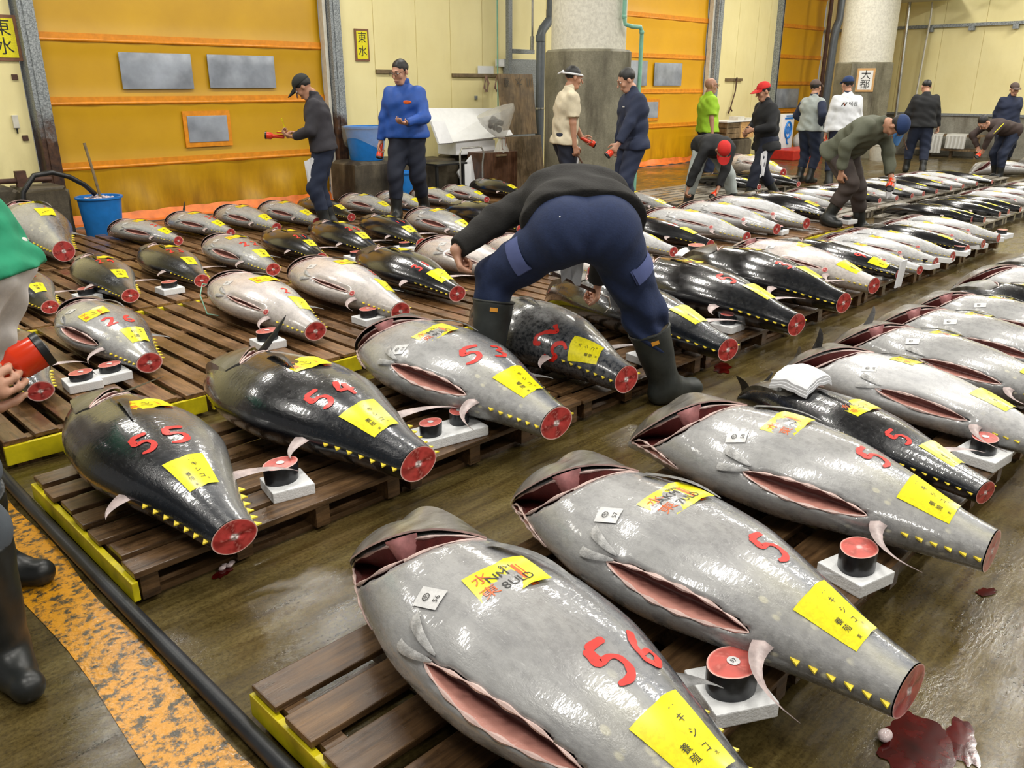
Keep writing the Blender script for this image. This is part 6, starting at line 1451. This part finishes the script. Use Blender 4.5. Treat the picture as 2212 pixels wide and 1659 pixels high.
# ================================================================= small things among the fish
def block(x, y, z, rz, label, w=.20, l=.20, h=.045, blood=True, grp='polystyrene blocks under the samples'):
    mb = MB(); mb.box(-w/2, w/2, -l/2, l/2, 0, h); o = tag(mb.build('polystyrene_block', M['foam'], smooth=False, bevel=.004), label, 'block', grp); o.location = (x, y, z); o.rotation_euler = (0, 0, R(rz)); return o
def steak(x, y, z, rz, label, s=1., num=None, lod=0, tilt=0., skin='skin_black', h=.07):
    def mk():
        out = []; n = 40 if lod == 0 else 20; mb = MB()
        rx, ry = .070, .056
        vs = [(rx*(1 - .06*(k_ == 0))*math.cos(2*PI*i/n)*(1 + .05*math.cos(4*PI*i/n)), ry*math.sin(2*PI*i/n), hz) for k_, hz in enumerate((0, h*.5, h)) for i in range(n)]
        mb.add(vs, grid_faces(3, n, wrap=True) + [tuple(range(n))[::-1]]); me = mb.mesh('rind', M['rind']); out.append(('rind', me)); mb = MB()
        flesh_disc(mb, lambda r, a: (rx*r*math.cos(a)*(1 + .05*math.cos(2*a)), ry*r*math.sin(a), h + .002*(1-r)), 10 if lod == 0 else 5, n, seed=5, pale=.35); out.append(('flesh', mb.mesh('flesh', M['flesh']))); return out
    r = empty('tuna_steak', (x, y, z), R(rz), label, 'steak', 'meat samples beside the tuna'); r.scale = (s, s, s); r.rotation_euler = (R(tilt), 0, R(rz))
    for nm, me in cached(('steak', lod, h), mk): link(nm, me, r)
    if num is not None:
        mb = MB(); q_ = 16; mb.add([(.016*math.cos(2*PI*i/q_), .016*math.sin(2*PI*i/q_), h + .004) for i in range(q_)], [tuple(range(q_))]); tv, tf = flat_text(num, .017) if num else ([], [])
        if tv: mb.add([(v[0], v[1], h + .0048) for v in tv], tf, 1)
        mb.build('round_sticker', [M['white_tag'], M['ink']], r, smooth=False)
    return r
def sample(px, rz, what, s=1., num='', z=.132, lod=0, h=.07, blk=True, bw=.165, dx=0., dy=0.):
    p = G(px[0], px[1], z)
    if blk: block(p.x, p.y, z, rz, 'white block under the ' + ' '.join(what.split()[:11]), bw, bw)
    return steak(p.x + dx, p.y + dy, z + (.045 if blk else 0), rz + 20, what, s, num, lod, h=h)
sample((622, 1060), -12, 'meat sample beside tuna 55', 1.0, '', dx=-.01, dy=.02)
p = G(965, 945, .132); block(p.x, p.y, .132, -10, 'long white polystyrene block carrying two meat samples beside tuna 54', .34, .17)
steak(p.x - .09, p.y, .177, 10, 'darker meat sample nearer tuna 54 on the shared white block', .80, ''); steak(p.x + .09, p.y + .015, .177, 40, 'meat sample nearer tuna 53 on the shared white block', .80, '')
sample((580, 748), -5, 'meat sample between the two pinkish tuna on the bare slats', 1., '', h=.055); sample((797, 697), 0, 'meat sample beside the pinkish tuna with a red 3', .95, '', h=.055)
sample((180, 836), -5, 'meat sample next to the tuna behind the torch', .85, '', h=.045); sample((242, 818), 0, 'meat sample below the cut tail of tuna 26', .85, '', h=.045)
sample((368, 632), 0, 'meat sample below tuna 23', .9, '', h=.045, lod=1); sample((190, 648), 0, 'meat sample between the tails of tuna 24 and its neighbour', .9, None, h=.05, lod=1)
sample((1395, 780), -8, 'meat sample half hidden behind the boot of the bending man', .95, None); sample((1570, 712), 0, 'meat sample between two glossy tails past the bending man', .9, '')
sample((1575, 1512), -30, 'meat sample with a round sticker 57', 1.05, '57', bw=.175); sample((1845, 1250), -14, 'meat sample behind the silver tuna with lot number 57', 1.0, None, bw=.165); sample((2118, 995), -6, 'meat sample at the edge of the photo beyond the black tuna', .9, '', bw=.175)
for i, (px, lb) in enumerate((((1680, 505), 'meat sample in front of the second silvery tuna of the third row'), ((1742, 462), 'meat sample behind the third silvery tuna of the third row'), ((1828, 482), 'meat sample between the boots of the person in the olive jacket'), ((770, 563), 'meat sample behind the pinkish tuna with a red 3'), ((875, 542), 'meat sample before the black tuna in the third row'),
      ((1898, 598), 'meat sample in the second row before the papered tail'), ((1998, 578), 'meat sample just past the papered tail'), ((2035, 564), 'meat sample second past the papered tail'), ((2070, 550), 'meat sample third past the papered tail'), ((2105, 535), 'meat sample fourth past the papered tail'), ((2140, 521), 'meat sample fifth past the papered tail'), ((2162, 513), 'meat sample at the far end of the second row'), ((1215, 592), 'meat sample seen between the legs of the bending man'))): 
    sample(px, rng.uniform(-20, 20), lb, .85, None, h=.045, lod=1, bw=.17)
# meat lying on white paper on the head of the black tuna
p = Vector((5.86, 3.72, .36)); mb = MB(); vs = []
for i in range(13):
    for k in range(13): vs.append((p.x - .16 + .32*i/12, p.y - .10 + .2*k/12, p.z + .015*noise.noise(Vector((i*.5, k*.5, 1))) - .16*abs(i/12-.5)**2))
q2 = [(a_, b_, c_ - .006) for a_, b_, c_ in vs]; mb.add(vs + q2, grid_faces(13, 13) + [tuple(169 + j for j in f_[::-1]) for f_ in grid_faces(13, 13)]); T('white_paper', mb, M['towel'], 'crumpled white paper under the meat on the head of a glossy black tuna', 'paper')
steak(p.x, p.y, p.z - .01, 20, 'flat slice of meat on white paper on the head of a black tuna', 1.2, None, 1, h=.035)
# folded towel on the head of the black tuna in the near row
c0 = Vector((3.44, 1.58, .385)); mb = MB()
for L_ in range(3):
    vs = []; n = 17
    for i in range(n):
        for k in range(n):
            u, v = i/(n-1)-.5, k/(n-1)-.5; ed = max(abs(u), abs(v))*2
            zz = .013*L_ + .010 - .12*(u*u) - .07*v*v - (.006 if ed > .93 else 0) + .010*noise.noise(Vector((u*5, v*5, L_*.3)))
            vs.append((c0.x + u*(.25 - .006*L_) + .02*v, c0.y + v*(.19 - .004*L_), c0.z + zz))
    q2 = [(a_, b_, c_ - .0125) for a_, b_, c_ in vs]; g1 = grid_faces(n, n); rim = [(i, i+1) for i in range(n-1)] + [((n-1)*n+k+1, (n-1)*n+k) for k in range(n-1)] + [((k+1)*n, k*n) for k in range(n-1)] + [(k*n+n-1, (k+1)*n+n-1) for k in range(n-1)]
    mb.add(vs + q2, [f_[::-1] for f_ in g1] + [tuple(n*n + j for j in f_) for f_ in g1] + [(a_, b_, n*n+b_, n*n+a_) for a_, b_ in rim])
T('folded_towel', mb, M['towel'], 'folded white towel lying on the head of the black tuna', 'towel')
# paper over the tail of the ninth tuna of the second row
mb = MB(); mb.box(-.085, .085, -.006, .006, -.20, .02); o = T('tail_paper', mb, M['towel'], 'white paper hanging over the cut tail of a glossy black tuna', 'paper', smooth=False, bevel=.003); o.location = (6.845, 2.42, .29); o.rotation_euler = (R(4), R(4), R(6))
# blood, ice, scraps
def puddle(x, y, r, label, seed, ex=1.6, rot=0.):
    mb = MB(); vs = [(x, y, .004)]; n = 48
    for k in range(n):
        a_ = 2*PI*k/n; rr_ = r*(1 + .45*noise.noise(Vector((math.cos(a_)*2.2, math.sin(a_)*2.2, seed))) + .12*noise.noise(Vector((math.cos(a_)*8, math.sin(a_)*8, seed))))
        u, v = rr_*ex*math.cos(a_), rr_*math.sin(a_); vs.append((x + u*math.cos(rot) - v*math.sin(rot), y + u*math.sin(rot) + v*math.cos(rot), .003))
    mb.add(vs, [(0, k+1, (k+1) % n + 1) for k in range(n)]); T('blood_puddle', mb, M['blood'], label, 'blood')
p = G(1985, 1615); puddle(p.x, p.y, .085, 'dark red blood puddle with an ice lump at the bottom of the photo', 1, 1.5, .1); p2 = G(2080, 1600); puddle(p2.x, p2.y, .035, 'thin trail of blood beside the larger puddle', 5, 2.6, .4)
p = G(1560, 795); puddle(p.x, p.y, .05, 'dark blood stain on the floor past the bending man', 2, 2.2, .5); p = G(2130, 1280); puddle(p.x, p.y, .02, 'small dark clot on the floor near the tail with lot number 58', 3, 2.0, -.4)
p = G(482, 1238); puddle(p.x, p.y, .022, 'small blood stain below the tail of tuna 55', 4, 2.0, .3)
mb = MB(); p = G(1910, 1598); mb.ball((p.x, p.y, .015), (.026, .018, .013), 14); T('ice_lump', mb, M['ice'], 'clear lump of ice in the blood puddle', 'ice')
mb = MB(); p = G(492, 1228)
for k in range(4): mb.ball((p.x + .014*k - .02, p.y + .010*(k % 2), .010), (.014, .010, .008), 8)
T('flesh_scrap', mb, M['ice'], 'pale scrap with ice below the tail of tuna 55', 'scrap')
mb = MB(); p = G(627, 1118); mb.add([(p.x-.03, p.y-.01, .006), (p.x+.028, p.y-.012, .012), (p.x+.02, p.y+.022, .006), (p.x-.012, p.y+.018, .020), (p.x-.03, p.y-.01, .004), (p.x+.028, p.y-.012, .010), (p.x+.02, p.y+.022, .004), (p.x-.012, p.y+.018, .018)], [(0, 1, 2, 3), (7, 6, 5, 4), (0, 4, 5, 1), (1, 5, 6, 2), (2, 6, 7, 3), (3, 7, 4, 0)])
T('paper_scrap', mb, M['yellow_tag'], 'torn yellow paper scrap on the wet floor near tuna 55', 'paper', smooth=False)
# green string at the mouth of the pinkish tuna
mb = MB(); mb.tube([(2.60, 5.66, .27), (2.52, 5.62, .30), (2.44, 5.50, .25), (2.42, 5.38, .145), (2.46, 5.30, .14)], .004, 6); T('green_string', mb, M['green_pipe'], 'loop of green string at the mouth of the pinkish tuna', 'string')
# hook of the bending man, white cloth at his belt
hp = world(man, J['arm'][1][1] + Vector((0, .0, -.06))); hk = empty('hand_hook', hp, 0, 'metal fish hook with wooden handle held between the legs of the bending man', 'hook')
mb = MB(); mb.tube([(-.30, .10, .16), (.02, 0, .0)], .012, 8); mb.build('handle', M['wood_crate'], hk); mb = MB(); mb.tube([(.02, 0, 0), (.08, -.02, -.03), (.09, -.03, -.09), (.05, -.02, -.12)], [.007, .006, .005, .002], 8); mb.build('hook', M['steel'], hk)
towel(man, (-.02, .20, .72), .13, .17, 'white cloth hanging between the legs of the bending man')
